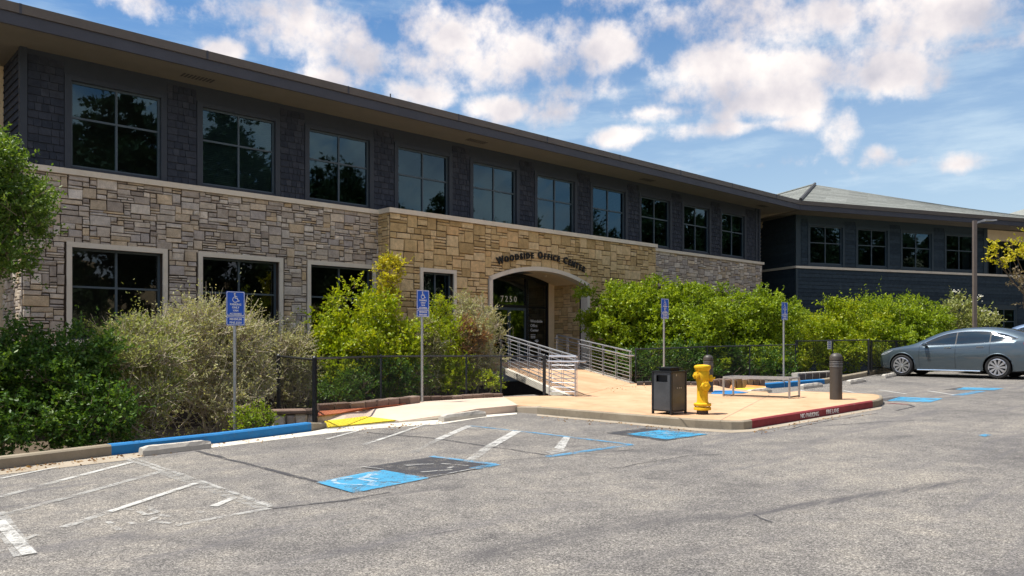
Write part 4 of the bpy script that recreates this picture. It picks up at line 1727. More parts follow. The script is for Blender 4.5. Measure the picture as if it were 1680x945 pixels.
# third building far behind at the right edge: only its roof shows
FB = empty('far_building', (45.5, 66, -.45), R(20), 'far roof with pale shingles rising behind the clapboard building at right', 'building')
fm = MB()
fm.rv = .6
c_ = [(-14, -8, 9.0), (14, -8, 9.0), (14, 8, 9.0), (-14, 8, 9.0), (-4, 0, 12.9), (6, 0, 12.9)]
fm.add(c_, [(0, 1, 5, 4), (1, 2, 5), (2, 3, 4, 5), (3, 0, 4)])
fm.build('roof', M['roof'], FB, fix=False)
fm = MB()
fm.box(-13, 13, -7, 7, -1, 8.99)
fm.build('wall', M['siding'], FB)

# ------------------------------------------------------------------ ramp with railings
rampc = dict(nl=G(945, 650, .15), nr=G(1034, 629, .15))
FLZ = EZ
fl_p = P(822, 598, 24.2)
fl_p.z = FLZ - .01
fr_p = P(914, 590, 27.5)
fr_p.z = FLZ - .01


def fac(u, w, z):
    return to_world(u, w, z)


nl, nr = rampc['nl'], rampc['nr']
dl_ = (fl_p - nl)
dr_ = (fr_p - nr)
rp = MB()
rp.add([nl, nr, fr_p, fl_p, nl - Vector((0, 0, .25)), nr - Vector((0, 0, .25)), fr_p - Vector((0, 0, .25)), fl_p - Vector((0, 0, .25))],
       [(0, 1, 2, 3), (7, 6, 5, 4), (0, 4, 5, 1), (1, 5, 6, 2), (2, 6, 7, 3), (3, 7, 4, 0)])
L1 = fac(4.0, -.05, FLZ - .01)
L2 = fac(8.9, -.05, FLZ - .01)
rp.add([fl_p, fr_p, L2, L1, fl_p - Vector((0, 0, .25)), fr_p - Vector((0, 0, .25)), L2 - Vector((0, 0, .25)), L1 - Vector((0, 0, .25))],
       [(0, 1, 2, 3), (7, 6, 5, 4), (0, 4, 5, 1), (1, 5, 6, 2), (2, 6, 7, 3), (3, 7, 4, 0)])
rampo = rp.build('entrance_ramp', M['plaza'], kind='structure', label='sloping concrete ramp up to the arched entrance')
# light edge beam under the left side of the ramp
eb = MB()
off_ = Vector((-dl_.normalized().y, dl_.normalized().x, 0)) * .12
eb.bar(nl + off_ * .6 - Vector((0, 0, .10)), fl_p + off_ * .6 - Vector((0, 0, .10)), .12, .17)
eb.bar(nr - off_ * .6 - Vector((0, 0, .06)), fr_p - off_ * .6 - Vector((0, 0, .06)), .12, .17)
eb.build('edge_beam', M['pan'], rampo)


def railing(a, b, nposts, label, ext=.45, h=.92, flip=1, far_ext=0.0):
    base = Vector((a.x, a.y, a.z))
    r0 = empty('ramp_railing', base, 0, label, 'railing', 'railings of the entrance ramp')
    bb = b - base
    d = bb.normalized()
    dh = Vector((d.x, d.y, 0)).normalized()
    sd = Vector((-dh.y, dh.x, 0)) * .025
    for i in range(nposts):
        p = bb * (i / (nposts - 1))
        pm = MB()
        for s in (-1, 1):
            pm.bar(p + sd * s, p + sd * s + Vector((0, 0, h)), .012, .05)
        pm.build('post', M['rail'], r0)
    up_ = Vector((0, 0, 1))
    for k in range(7):
        z = .10 + .105 * k
        tm = MB()
        tm.tube([up_ * z, bb + up_ * z], .011, 6)
        tm.build('rail_bar', M['rail'], r0)
    tp = MB()
    tp.tube([-dh * .05 + up_ * (h + .01), up_ * (h + .02), bb + up_ * (h + .02), bb + dh * far_ext + up_ * (h + .02)], .024, 8)
    tp.build('top_rail', M['rail'], r0)
    hr = MB()
    inn = Vector((dh.y, -dh.x, 0)) * .09 * flip
    hr.tube([inn - dh * ext + up_ * .82, inn + up_ * .82, inn + bb + up_ * .82], .021, 8)
    for i in range(0, nposts, 2):
        p = bb * (i / (nposts - 1))
        hr.tube([p + up_ * .78, p + inn + up_ * .81], .009, 6)
    hr.build('handrail', M['rail'], r0)
    return r0


railing(nl, fl_p, 8, 'grey metal railing on the left side of the entrance ramp', ext=.35, flip=1)
railing(nr, fr_p, 7, 'grey metal railing on the right side of the ramp, beside the bushes', ext=.35, flip=-1)
# short return at the foot of the left railing
ra = nl + (fl_p - nl) * .0
rt = P(912, 650, nl.y + .55)
railing(nl + Vector((-.02, 0, 0)), Vector((nl.x - .62, nl.y + .30, nl.z)), 2, 'short cross railing at the foot of the left ramp railing', ext=.12, flip=-1)

# ------------------------------------------------------------------ chain link fences
def fence(pts, label, posts, h=1.08, mesh=.062, thick=.0032, heavy=(), base_off=.15):
    W = []
    for p in pts:
        g = G(p[0], p[1], base_off)
        W.append(g)
    f0 = empty('chain_link_fence', W[0], 0, label, 'fence', 'black chain link fences')
    o0 = W[0]
    hh = [p[2] if len(p) > 2 else h for p in pts]
    total = [0]
    for a, b in zip(W[:-1], W[1:]):
        total.append(total[-1] + (b - a).length)

    def at_(s):
        for i in range(len(W) - 1):
            if s <= total[i + 1] + 1e-6:
                t_ = (s - total[i]) / (total[i + 1] - total[i])
                return W[i].lerp(W[i + 1], t_) - o0, hh[i] + (hh[i + 1] - hh[i]) * t_
        return W[-1] - o0, hh[-1]
    for i, p in enumerate(W):
        hv = i in heavy
        pm = MB()
        r_ = .042 if hv else .022
        q = p - o0
        pm.tube([q - Vector((0, 0, .1)), q + Vector((0, 0, hh[i] + .02)), q + Vector((0, 0, hh[i] + .045))], [r_, r_, r_ * .5], 10)
        pm.build('post', M['fence_metal'], f0, smooth=True)
    tp = MB()
    tp.tube([(p - o0) + Vector((0, 0, hh[i])) for i, p in enumerate(W)], .02, 8)
    tp.build('top_rail', M['fence_metal'], f0, smooth=True)
    wm = MB()
    S = total[-1]
    k = -1
    n = int((S + 2) / mesh)
    for i in range(-int(1.3 / mesh), n):
        for sgn in (1, -1):
            s0 = i * mesh
            s1 = s0 + h
            if sgn < 0:
                s0, s1 = s1, s0
            # clip to 0..S
            za, zb = 0.0, 1.0
            lo, hi = min(s0, s1), max(s0, s1)
            if hi <= 0 or lo >= S:
                continue

            def zt(s):
                return (s - s0) / (s1 - s0)
            ca, cb_ = max(lo, 0), min(hi, S)
            p0, h0 = at_(ca)
            p1, h1 = at_(cb_)
            p0 = p0 + Vector((0, 0, .04 + zt(ca) * (h0 - .05)))
            p1 = p1 + Vector((0, 0, .04 + zt(cb_) * (h1 - .05)))
            dd = (p1 - p0)
            if dd.length < .02:
                continue
            dd.normalize()
            sx = Vector((-dd.y, dd.x, 0))
            if sx.length < 1e-3:
                sx = Vector((1, 0, 0))
            up2 = dd.cross(sx.normalized()).normalized() * thick / 2
            sx = sx.normalized() * thick / 2
            tri = [up2, -up2 * .5 + sx, -up2 * .5 - sx]
            wm.add([p0 + q for q in tri] + [p1 + q for q in tri], [(0, 1, 4, 3), (1, 2, 5, 4), (2, 0, 3, 5)])
    wm.build('wire_mesh', M['black_metal'], f0, kind='stuff', fix=False)
    return f0


fence([(457, 668, 1.08), (516, 690, 1.08)], 'short end panel of black chain link fence on the low stone wall', None, heavy=(0, 1))
fence([(516, 690, 1.10), (625, 661, 1.03), (765, 652, .98), (822, 650, .96), (893, 648.5, .95)], 'black chain link fence in front of the yellow green shrubs', None, heavy=(0, 4))
fence([(1043, 628.5, 1.0), (1090, 626, 1.0), (1160, 622, 1.02), (1230, 619, 1.02), (1305, 615, 1.02)], 'black chain link fence behind the hydrant, under the bright green bush', None, thick=.0045)
fence([(1307, 613, 1.13), (1366, 611.5, 1.13), (1425, 610, 1.13)], 'taller black chain link fence behind the right bollard', None, heavy=(0, 2), thick=.0045)

# ornamental dark fence behind the grey car
W0, W1 = G(1429, 610, .15), G(1429, 610, .15) + D * 9
pf = empty('picket_fence', W0, 0, 'black metal picket fence behind the nose of the grey car', 'fence')
dd = (W1 - W0)
pk = MB()
pk.bar((0, 0, 1.1), dd + Vector((0, 0, 1.1)), .04, .04)
pk.bar((0, 0, .15), dd + Vector((0, 0, .15)), .04, .04)
pk.build('rail', M['black_metal'], pf)
nk = 72
for i in range(nk):
    p = dd * (i / nk)
    pm = MB()
    rr = .025 if i % 18 == 0 else .009
    pm.bar(p, p + Vector((0, 0, 1.12 if i % 18 == 0 else 1.09)), rr * 2, rr * 2)
    pm.build('picket', M['black_metal'], pf)


# block rows
def block_row(a, b, n, h, mat, label, dep=.22, off=.15, gap=.02, joint=False):
    A, Bq = G(a[0], a[1], off), G(b[0], b[1], off)
    r0 = empty('block_edging', A, 0, label, 'block edging', 'rows of edging blocks below the fences')
    d = Bq - A
    ang = math.atan2(d.y, d.x)
    L = d.length
    rr = random.Random(n)
    if joint:
        mb = MB()
        mb.box(-.03, L + .03, .03, dep + .02, -.14, h + .03)
        o = bpy.data.objects.new('joint_backing', mb.mesh('joint_backing', M['stop']))
        finish(o, r0)
        o.rotation_euler = (0, -math.atan2(d.z, math.hypot(d.x, d.y)), ang)
    for i in range(n):
        s0, s1 = L * i / n + gap / 2, L * (i + 1) / n - gap / 2
        mb = MB()
        mb.rv = rr.random()
        mb.cham(s0, s1, 0, dep, -.15, h + rr.uniform(-.012, .012), .015)
        me = mb.mesh('block', mat)
        o = bpy.data.objects.new('block', me)
        finish(o, r0)
        o.rotation_euler = (0, -math.atan2(d.z, math.hypot(d.x, d.y)), ang)
    return r0


block_row((523, 674), (600, 668.5), 3, .12, M['block_brown'], 'brown concrete blocks under the fence right of the corner post', off=.2)
block_row((600, 668.5), (690, 658), 5, .11, M['block_brown'], 'brown edging blocks at the foot of the middle sign pole', off=.19)
block_row((690, 658), (826, 651.5), 8, .09, M['block_brown'], 'low brown edging blocks leading to the ramp')
block_row((1044, 632), (1160, 632), 9, .10, M['block_dark'], 'dark edging blocks behind the trash can')
block_row((1160, 632), (1256, 630), 10, .16, M['block_brown'], 'brown edging blocks between hydrant and bench frame')
block_row((1311, 624), (1368, 620), 5, .19, M['block_dark'], 'dark blocks with pale joints beside the right bollard', gap=.07, off=.12, joint=True)

# low stone wall at the fence corner
sw = empty('low_stone_wall', G(445, 694), 0, 'low rough stone wall under the fence corner beside the blue kerb', 'stone wall')
swA = G(447, 700, 0)
swB = G(518, 697, 0)
rr = random.Random(77)
dd = swB - swA
L = dd.length
capm = MB()
o0 = sw.location
angw = math.atan2(dd.y, dd.x)
for row in range(3):
    s = 0
    while s < L - .05:
        w_ = min(rr.uniform(.16, .30), L - s)
        mb = MB()
        mb.rv = rr.random()
        mb.cham(s + .008, s + w_ - .008, rr.uniform(-.02, .02), .22, -.5 + .24 * row, -.5 + .24 * row + .22, .03)
        for q in range(4, 12):
            v = mb.v[q]
            mb.v[q] = (v[0] + rr.uniform(-.02, .02), v[1] + rr.uniform(-.02, .02), v[2] + rr.uniform(-.02, .02))
        o = bpy.data.objects.new('stone', mb.mesh('stone', M['stone']))
        finish(o, sw)
        o.location = Vector((swA.x, swA.y, swA.z)) - o0
        o.rotation_euler = (0, 0, angw)
        s += w_
capm.cham(-.04, L + .02, -.05, .27, .22, .30, .02)
o = bpy.data.objects.new('coping', capm.mesh('coping', M['block_brown']))
finish(o, sw)
o.location = Vector((swA.x, swA.y, swA.z)) - o0
o.rotation_euler = (0, 0, angw)

# ------------------------------------------------------------------ signs
SANG = math.atan2(D.y, D.x)


def ada_sign(px, foot, ztop, zbot, label, soff=.0, w=.34, lean=0.0):
    g = G(px, foot, soff)
    s0 = empty('parking_sign', g, SANG, label, 'parking sign', 'blue accessible parking signs')
    top = EYE + (HZ - ztop) / F * g.y - g.z
    bot = EYE + (HZ - zbot) / F * g.y - g.z
    hh = top - bot
    pm = MB()
    pm.tube([(0, .035, -.6), (0, .035, top - .05)], .027, 12)
    pm.build('pole', M['galv'], s0, smooth=True)
    # plates: main one and the small fine plate below
    h2 = hh * .27

    def plate(z0, z1, name):
        bm_ = MB()
        r_ = .02
        pts = []
        for cx, cz, a0 in ((w / 2 - r_, z1 - r_, 0), (-w / 2 + r_, z1 - r_, 90), (-w / 2 + r_, z0 + r_, 180), (w / 2 - r_, z0 + r_, 270)):
            for k in range(4):
                a = R(a0 + 30 * k)
                pts.append((cx + r_ * math.cos(a), cz + r_ * math.sin(a)))
        n = len(pts)
        vs = [(x, 0, z) for x, z in pts] + [(x, .004, z) for x, z in pts]
        fs = [tuple(range(n)), tuple(reversed(range(n, 2 * n)))] + [(i, (i + 1) % n, (i + 1) % n + n, i + n) for i in range(n)]
        bm_.add(vs, fs)
        o = bm_.build(name, M['sign_blue'], s0)
        bd = MB()
        for k in range(n):
            a, b = pts[k], pts[(k + 1) % n]
            cx, cz = 0, (z0 + z1) / 2

            def ins(p, q):
                return (p[0] - math.copysign(q, p[0]), p[1] - math.copysign(q, p[1] - cz))
            a1, b1, a2, b2 = ins(a, .008), ins(b, .008), ins(a, .017), ins(b, .017)
            bd.add([(a1[0], -.0015, a1[1]), (b1[0], -.0015, b1[1]), (b2[0], -.0015, b2[1]), (a2[0], -.0015, a2[1])], [(0, 1, 2, 3)])
        bd.build('border', M['white_print'], o, fix=False)
        return o
    p1 = plate(bot + h2 + .004, top, 'plate')
    p2 = plate(bot, bot + h2, 'plate')
    ic = MB()
    cz = top - hh * .19
    sz = hh * .29

    def stroke(pl, lw):
        for (a, b) in zip(pl[:-1], pl[1:]):
            dx, dy = b[0] - a[0], b[1] - a[1]
            Ln = math.hypot(dx, dy) or 1
            ex, ey = dx / Ln * lw * .25, dy / Ln * lw * .25
            nx, ny = -dy / Ln * lw / 2, dx / Ln * lw / 2
            q = [(a[0] - ex + nx, a[1] - ey + ny), (a[0] - ex - nx, a[1] - ey - ny), (b[0] + ex - nx, b[1] + ey - ny), (b[0] + ex + nx, b[1] + ey + ny)]
            ic.add([(u * sz, -.003, cz + v * sz) for u, v in q], [(0, 1, 2, 3)])
    isa_strokes(stroke)
    ic.build('symbol', M['white_print'], p1, fix=False)
    lines = [('PARKING', .36), ('ONLY', .45), ('VAN', .54), ('ACCESSIBLE', .63)]
    for tx, fz in lines:
        o = bpy.data.objects.new('lettering', text_mesh(tx, hh * (.082 if len(tx) < 9 else .068), M['white_print'], .0006, .0012))
        finish(o, p1)
        o.location = (0, -.003, top - hh * (fz + .05))
        o.rotation_euler = (R(90), 0, 0)
    for tx, fz in (('MINIMUM', .80), ('FINE $250', .90)):
        o = bpy.data.objects.new('lettering', text_mesh(tx, hh * .085, M['white_print'], .0006, .0012))
        finish(o, p2)
        o.location = (0, -.003, top - hh * (fz + .045))
        o.rotation_euler = (R(90), 0, 0)
    bolt = MB()
    for z in (top - .03, bot + .03):
        bolt.lathe([(0.008, -.006), (0.008, 0.0)], 8, (0, 0, z), 'Y')
    bolt.build('bolt', M['galv'], s0)
    return s0


ada_sign(386.5, 706, 478, 534, 'nearest blue accessible parking sign, among the grey brown shrubs', 0)
ada_sign(694, 660, 476, 520, 'blue accessible parking sign on the footpath by the fence', .15)
ada_sign(1091, 634, 490, 523, 'blue accessible parking sign rising behind the trash can', .15)
ada_sign(1287.5, 627, 496, 525, 'blue accessible parking sign behind the low bench frame', .15)

# small white notice on the far fence
g = G(1360, 611, .15)
nt = empty('notice', g + Vector((0, -.04, 0)), SANG, 'small white notice fixed to the far chain link fence', 'notice')
mb = MB()
mb.box(-.14, .14, -.01, 0, .82, 1.15)
mb.build('board', M['white_print'], nt)
mb = MB()
for k in range(4):
    mb.box(-.10, .10, -.012, -.010, 1.06 - k * .06, 1.085 - k * .06)
mb.build('printed_text', M['sign_blue'], nt)

# ------------------------------------------------------------------ trash can
g = G(1098, 681, .15)
tdir = math.atan2(-1, -.12)
tc_ang = R(-45 + 5)
S_ = .455
# near corner points at the camera: turn the box 45 degrees and put its near corner at g
cc = g + Vector((math.sin(R(11)) * S_ * .707, math.cos(R(11)) * S_ * .707, 0))
tb = empty('trash_can', Vector((cc.x, cc.y, g.z)), R(41), 'dark grey square trash can with raised lid beside the yellow hydrant', 'trash can')
H_ = .79
h2 = S_ / 2
fr = MB()
for sx in (-1, 1):
    for sy in (-1, 1):
        x, y = sx * (h2 - .018), sy * (h2 - .018)
        fr.box(x - .018, x + .018, y - .018, y + .018, 0, H_)
fr.box(-h2 + .036, h2 - .036, -h2 + .003, h2 - .003, .05, .075)
fr.build('corner_frame', M['bin_dark'], tb)
for k in range(4):
    pm = MB()
    yy = -h2 + .010
    if k in (0, 2):
        pm.box(-h2 + .036, -h2 + .10, yy, yy + .012, .076, H_ - .03)
        pm.box(h2 - .10, h2 - .036, yy, yy + .012, .076, H_ - .03)
        pm.box(-h2 + .10, h2 - .10, yy, yy + .012, .076, H_ - .20)
        pm.box(-h2 + .10, h2 - .10, yy, yy + .012, H_ - .075, H_ - .03)
    else:
        pm.box(-h2 + .036, h2 - .036, yy, yy + .012, .076, H_ - .03)
    p_ = pm.build('side_panel', M['bin'], tb)
    p_.rotation_euler = (0, 0, R(90 * k - 90))
    if k in (0, 2):
        op = MB()
        op.box(-h2 + .10, h2 - .10, yy + .05, yy + .06, H_ - .21, H_ - .07)
        op.build('opening', M['car_black'], p_)
tp = MB()
tp.box(-h2 - .004, h2 + .004, -h2 - .004, h2 + .004, H_ - .028, H_)
tp.build('top', M['bin_dark'], tb)
ld = MB()
ld.box(-.13, .13, -.13, .13, H_ + .001, H_ + .045)
ld.box(-.16, .16, -.16, .16, H_ + .046, H_ + .066)
ld.build('lid', M['bin_dark'], tb)
stk = MB()
stk.box(.07, .095, 0, .003, .0, .0)
stk = MB()
stk.box(-.10, -.075, -h2 - .006, -h2 - .003, H_ - .09, H_ - .055)
for x in (-.06, .0, .05):
    stk.box(x, x + .02, -h2 - .001, -h2 + .011, .47, .495)
o = stk.build('sticker', M['galv'], tb)
o.rotation_euler = (0, 0, 0)

# ------------------------------------------------------------------ hydrant
g = G(1152.5, 679, .15)
hy = empty('fire_hydrant', g, 0, 'yellow fire hydrant on the plaza beside the trash can', 'fire hydrant')
k_ = 81 / F * g.y / .92
b_ = MB()
b_.lathe([(0.105, 0), (0.105, .075)], 20)
b_.build('base', M['block_dark'], hy)
b_ = MB()
b_.lathe([(.10, .07), (.155, .075), (.160, .115), (.155, .125), (.10, .127)], 24)
b_.build('lower_flange', M['hydrant'], hy, smooth=True)
b_ = MB()
b_.lathe([(.155, .150), (.160, .158), (.160, .19), (.150, .20), (.115, .205), (.102, .24), (.100, .45), (.104, .56), (.118, .62), (.128, .70), (.128, .78), (.118, .80)], 24)
b_.build('barrel', M['hydrant'], hy, smooth=True)
b_ = MB()
b_.lathe([(.118, .80), (.125, .81), (.150, .85), (.155, .875), (.145, .90), (.09, .915), (.0, .92)], 24)
b_.build('bonnet', M['hydrant'], hy, smooth=True)
for i in range(8):
    a = R(45 * i + 10)
    b_ = MB()
    b_.lathe([(.016, .118), (.016, .165)], 6, (.135 * math.cos(a), .135 * math.sin(a), 0))
    b_.build('flange_bolt', M['bolt'], hy)


def outlet(az, z, r_, ln, capr):
    o = empty_part = MB()
    o.lathe([(r_, .06), (r_, ln), (capr, ln + .005), (capr * 1.02, ln + .03), (capr * .92, ln + .06), (capr * .4, ln + .066), (.022, ln + .07), (.022, ln + .10)], 18, axis='X')
    for k in range(6):
        a = R(60 * k)
        o.box(ln + .01, ln + .05, capr * math.cos(a) - .012, capr * math.cos(a) + .012, capr * math.sin(a) - .012, capr * math.sin(a) + .012)
    ob = o.build('outlet', M['hydrant'], hy, smooth=True)
    ob.location = (0, 0, z)
    ob.rotation_euler = (0, 0, R(az))
    return ob


outlet(-80, .52, .062, .115, .085)
outlet(-150, .715, .045, .125, .060)
outlet(-12, .665, .045, .125, .058)
ch = MB()
pts = [(-.13 + .02 * i, -.10 - .02 * math.sin(i * .45), .70 - .05 * math.sin(math.pi * i / 9)) for i in range(10)]
ch.tube(pts, .006, 5)
ch.build('cap_chain', M['bolt'], hy)
hy.scale = (k_, k_, k_)


# ------------------------------------------------------------------ bollards
def bollard(px, foot, top, label):
    g = G(px, foot, .15)
    hgt = (foot - top) / F * g.y
    r_ = hgt * .128
    bo = empty('bollard', g, 0, label, 'bollard', 'brown bollard lights')
    mb = MB()
    mb.lathe([(r_, 0), (r_, hgt * .70)], 24)
    mb.build('post', M['bollard'], bo, smooth=True)
    for i in range(4):
        z = hgt * (.705 + .035 * i)
        mb = MB()
        mb.lathe([(r_ * .86, z), (r_ * 1.04, z + hgt * .004), (r_ * 1.0, z + hgt * .024), (r_ * .86, z + hgt * .034)], 24)
        mb.build('louvre', M['bollard'], bo, smooth=True)
        mb = MB()
        mb.lathe([(r_ * .5, z - hgt * .003), (r_ * 1.06, z - hgt * .003), (r_ * 1.06, z + hgt * .004), (r_ * .5, z + hgt * .004)], 24)
        mb.build('ring', M['galv'], bo, smooth=False)
    mb = MB()
    z = hgt * .845
    mb.lathe([(r_ * 1.03, z), (r_ * 1.03, z + hgt * .06), (r_ * .93, hgt * .945), (r_ * .66, hgt * .98), (r_ * .3, hgt * .997), (.001, hgt)], 24)
    mb.build('cap', M['bollard'], bo, smooth=True)


bollard(1371.5, 655, 579, 'round brown bollard light near the right end of the red kerb')
bollard(1162, 643, 582, 'round brown bollard light half hidden behind the yellow hydrant')

# ------------------------------------------------------------------ low bench frame
c4 = [G(1187, 650, .15), G(1295, 654, .15), G(1311, 651.5, .15), G(1203, 647.5, .15)]
hb = 31 / F * c4[0].y
bf = empty('bench_frame', c4[0], 0, 'low grey metal frame like a bench behind the hydrant', 'bench frame')
o0 = c4[0]
q4 = [p - o0 for p in c4]
for p in q4:
    mb = MB()
    mb.bar(p, p + Vector((0, 0, hb - .018)), .038, .038)
    mb.build('leg', M['galv'], bf)
zt = Vector((0, 0, hb))
mb = MB()
mb.bar(q4[0] + zt, q4[1] + zt, .045, .050)
mb.bar(q4[3] + zt, q4[2] + zt, .038, .040)
mb.bar(q4[0] + zt, q4[3] + zt, .036, .038)
mb.bar(q4[1] + zt, q4[2] + zt, .036, .038)
mb.build('top_frame', M['galv'], bf)
mb = MB()
zb_ = Vector((0, 0, .03))
mb.bar(q4[0] + zb_, q4[1] + zb_, .03, .03)
mb.bar(q4[1] + zb_, q4[2] + zb_, .03, .03)
mb.build('low_dark_bars', M['bollard'], bf)  # dark bars just above the ground along two sides


# ------------------------------------------------------------------ wheel stops
def wheel_stop(a, b, label, h=.13, w=.16):
    A, Bq = G(*a), G(*b)
    d = Bq - A
    L = d.length
    mb = MB()
    k = 10
    rr = random.Random(int(a[0]))
    rings = []
    for i in range(k + 1):
        t_ = i / k
        e_ = 1.0 if 0 < i < k else .8
        x = L * t_
        prof = [(-w / 2, 0), (-w / 2 * .92, h * .55), (-w / 2 * .6, h * e_), (w / 2 * .6, h * e_), (w / 2 * .92, h * .55), (w / 2, 0)]
        rings.append([(x, y + rr.uniform(-.004, .004), z + (rr.uniform(-.006, .004) if z > 0 else -.02)) for y, z in prof])
    vs = [v for r__ in rings for v in r__]
    fs = []
    for i in range(k):
        for j in range(5):
            fs.append((i * 6 + j, i * 6 + j + 1, (i + 1) * 6 + j + 1, (i + 1) * 6 + j))
    fs += [tuple(range(6)), tuple(range(k * 6 + 5, k * 6 - 1, -1))]
    mb.add(vs, fs)
    o = mb.build('wheel_stop', M['stop'], label=label, cat='wheel stop', group='concrete wheel stops')
    o.location = A
    o.rotation_euler = (0, -math.atan2(d.z, math.hypot(d.x, d.y)), math.atan2(d.y, d.x))


wheel_stop((231, 748), (343, 735), 'nearest concrete wheel stop in front of the blue kerb')
wheel_stop((724, 692), (793, 683), 'concrete wheel stop at the foot of the pink footpath')
wheel_stop((1227, 648), (1262, 643.5), 'concrete wheel stop seen under the bench frame')
wheel_stop((1314, 638.5), (1346, 634.5), 'tan wheel stop left of the right bollard, below the blue kerb')
wheel_stop((1391, 631), (1417, 626.5), 'pale wheel stop right of the right bollard')
wheel_stop((1449, 621), (1467, 617.5), 'wheel stop under the front bumper of the grey car')

# ------------------------------------------------------------------ lamp post
lp = P(1599, 605, 33)
lp.z = gz(lp.x, lp.y)
lpo = empty('lamp_post', lp, 0, 'tall brown parking lot lamp post behind the grey car', 'lamp post')
ht = EYE + (HZ - 362) / F * 33 - lp.z
mb = MB()
mb.box(-.065, .065, -.065, .065, 0, ht)
mb.build('pole', M['lamp_pole'], lpo)
mb = MB()
mb.bar((.05, 0, ht - .10), (.30, 0, ht - .02), .06, .07)
mb.bar((.28, 0, ht - .02), (.42, -.02, ht + .0), .09, .07)
mb.build('arm', M['lamp_arm'], lpo)
mb = MB()
mb.add([(.38, -.13, ht - .03), (.86, -.13, ht - .01), (.86, .13, ht - .01), (.38, .13, ht - .03), (.38, -.13, ht + .05), (.86, -.12, ht + .03), (.86, .12, ht + .03), (.38, .13, ht + .05)],
       [(0, 3, 2, 1), (4, 5, 6, 7), (0, 1, 5, 4), (1, 2, 6, 5), (2, 3, 7, 6), (3, 0, 4, 7)])
mb.build('lamp_head', M['lamp_arm'], lpo)


# ------------------------------------------------------------------ cars
def catmull(xs, ys, q):
    """smooth interpolation through control points"""
    xs = np.array(xs, float)
    ys = np.array(ys, float)
    m = np.zeros_like(ys)
    dx = np.diff(xs)
    dy = np.diff(ys) / dx
    m[1:-1] = (dy[:-1] * dx[1:] + dy[1:] * dx[:-1]) / (dx[1:] + dx[:-1])
    m[0], m[-1] = dy[0], dy[-1]
    for i in range(1, len(xs) - 1):
        if dy[i - 1] * dy[i] <= 0:
            m[i] = 0
    q = np.clip(q, xs[0], xs[-1])
    i = np.clip(np.searchsorted(xs, q) - 1, 0, len(xs) - 2)
    h = dx[i]
    t_ = (q - xs[i]) / h
    return (2 * t_ ** 3 - 3 * t_ ** 2 + 1) * ys[i] + (t_ ** 3 - 2 * t_ ** 2 + t_) * h * m[i] + (-2 * t_ ** 3 + 3 * t_ ** 2) * ys[i + 1] + (t_ ** 3 - t_ ** 2) * h * m[i + 1]


# s = metres behind the nose
NX = [0, .12, .35, .8, 1.25, 1.6, 2.1, 2.6, 3.1, 3.6, 4.1, 4.5, 4.8, 4.98, 5.04]
TOP = [.66, .80, .91, 1.03, 1.15, 1.32, 1.54, 1.645, 1.69, 1.685, 1.625, 1.53, 1.40, 1.25, .98]
BEL = [.60, .74, .85, .96, 1.02, 1.04, 1.06, 1.08, 1.11, 1.15, 1.20, 1.21, 1.18, 1.08, .90]
RAI = [.63, .78, .895, 1.01, 1.11, 1.26, 1.46, 1.565, 1.605, 1.60, 1.535, 1.44, 1.33, 1.20, .94]
BOT = [.34, .27, .22, .20, .20, .20, .20, .20, .20, .20, .20, .21, .26, .34, .42]
WID = [.50, .74, .88, .965, .985, .99, .995, .995, .995, .995, .985, .96, .91, .84, .70]
RW = [.34, .58, .72, .78, .76, .71, .67, .655, .65, .65, .64, .64, .66, .66, .55]


def car_section(s):
    top, bel, rai, bot, wid, rw = [float(catmull(NX, q, s)) for q in (TOP, BEL, RAI, BOT, WID, RW)]
    mid = bot + (bel - bot) * .55
    return [(0, bot), (wid * .80, bot), (wid * .95, bot + .05), (wid * .985, bot + (bel - bot) * .28), (wid, mid), (wid * .985, bel - .10 * (bel - bot)), (wid * .945, bel),
            (wid * .90 if rai - bel > .12 else wid * .92, bel + (rai - bel) * .12), ((wid * .90 + rw) / 2 + .02, (bel + rai) / 2 + .02), (rw, rai), (rw * .86, rai + (top - rai) * .62), (rw * .5, rai + (top - rai) * .93), (0, top)]


def side_y(s, z):
    """half width of the greenhouse/body side at height z"""
    sec = car_section(s)
    pts = sec[2:10]
    for (y0, z0), (y1, z1) in zip(pts[:-1], pts[1:]):
        if z0 <= z <= z1:
            return y0 + (y1 - y0) * (z - z0) / max(1e-6, z1 - z0)
    return pts[-1][0] if z > pts[-1][1] else pts[0][0]


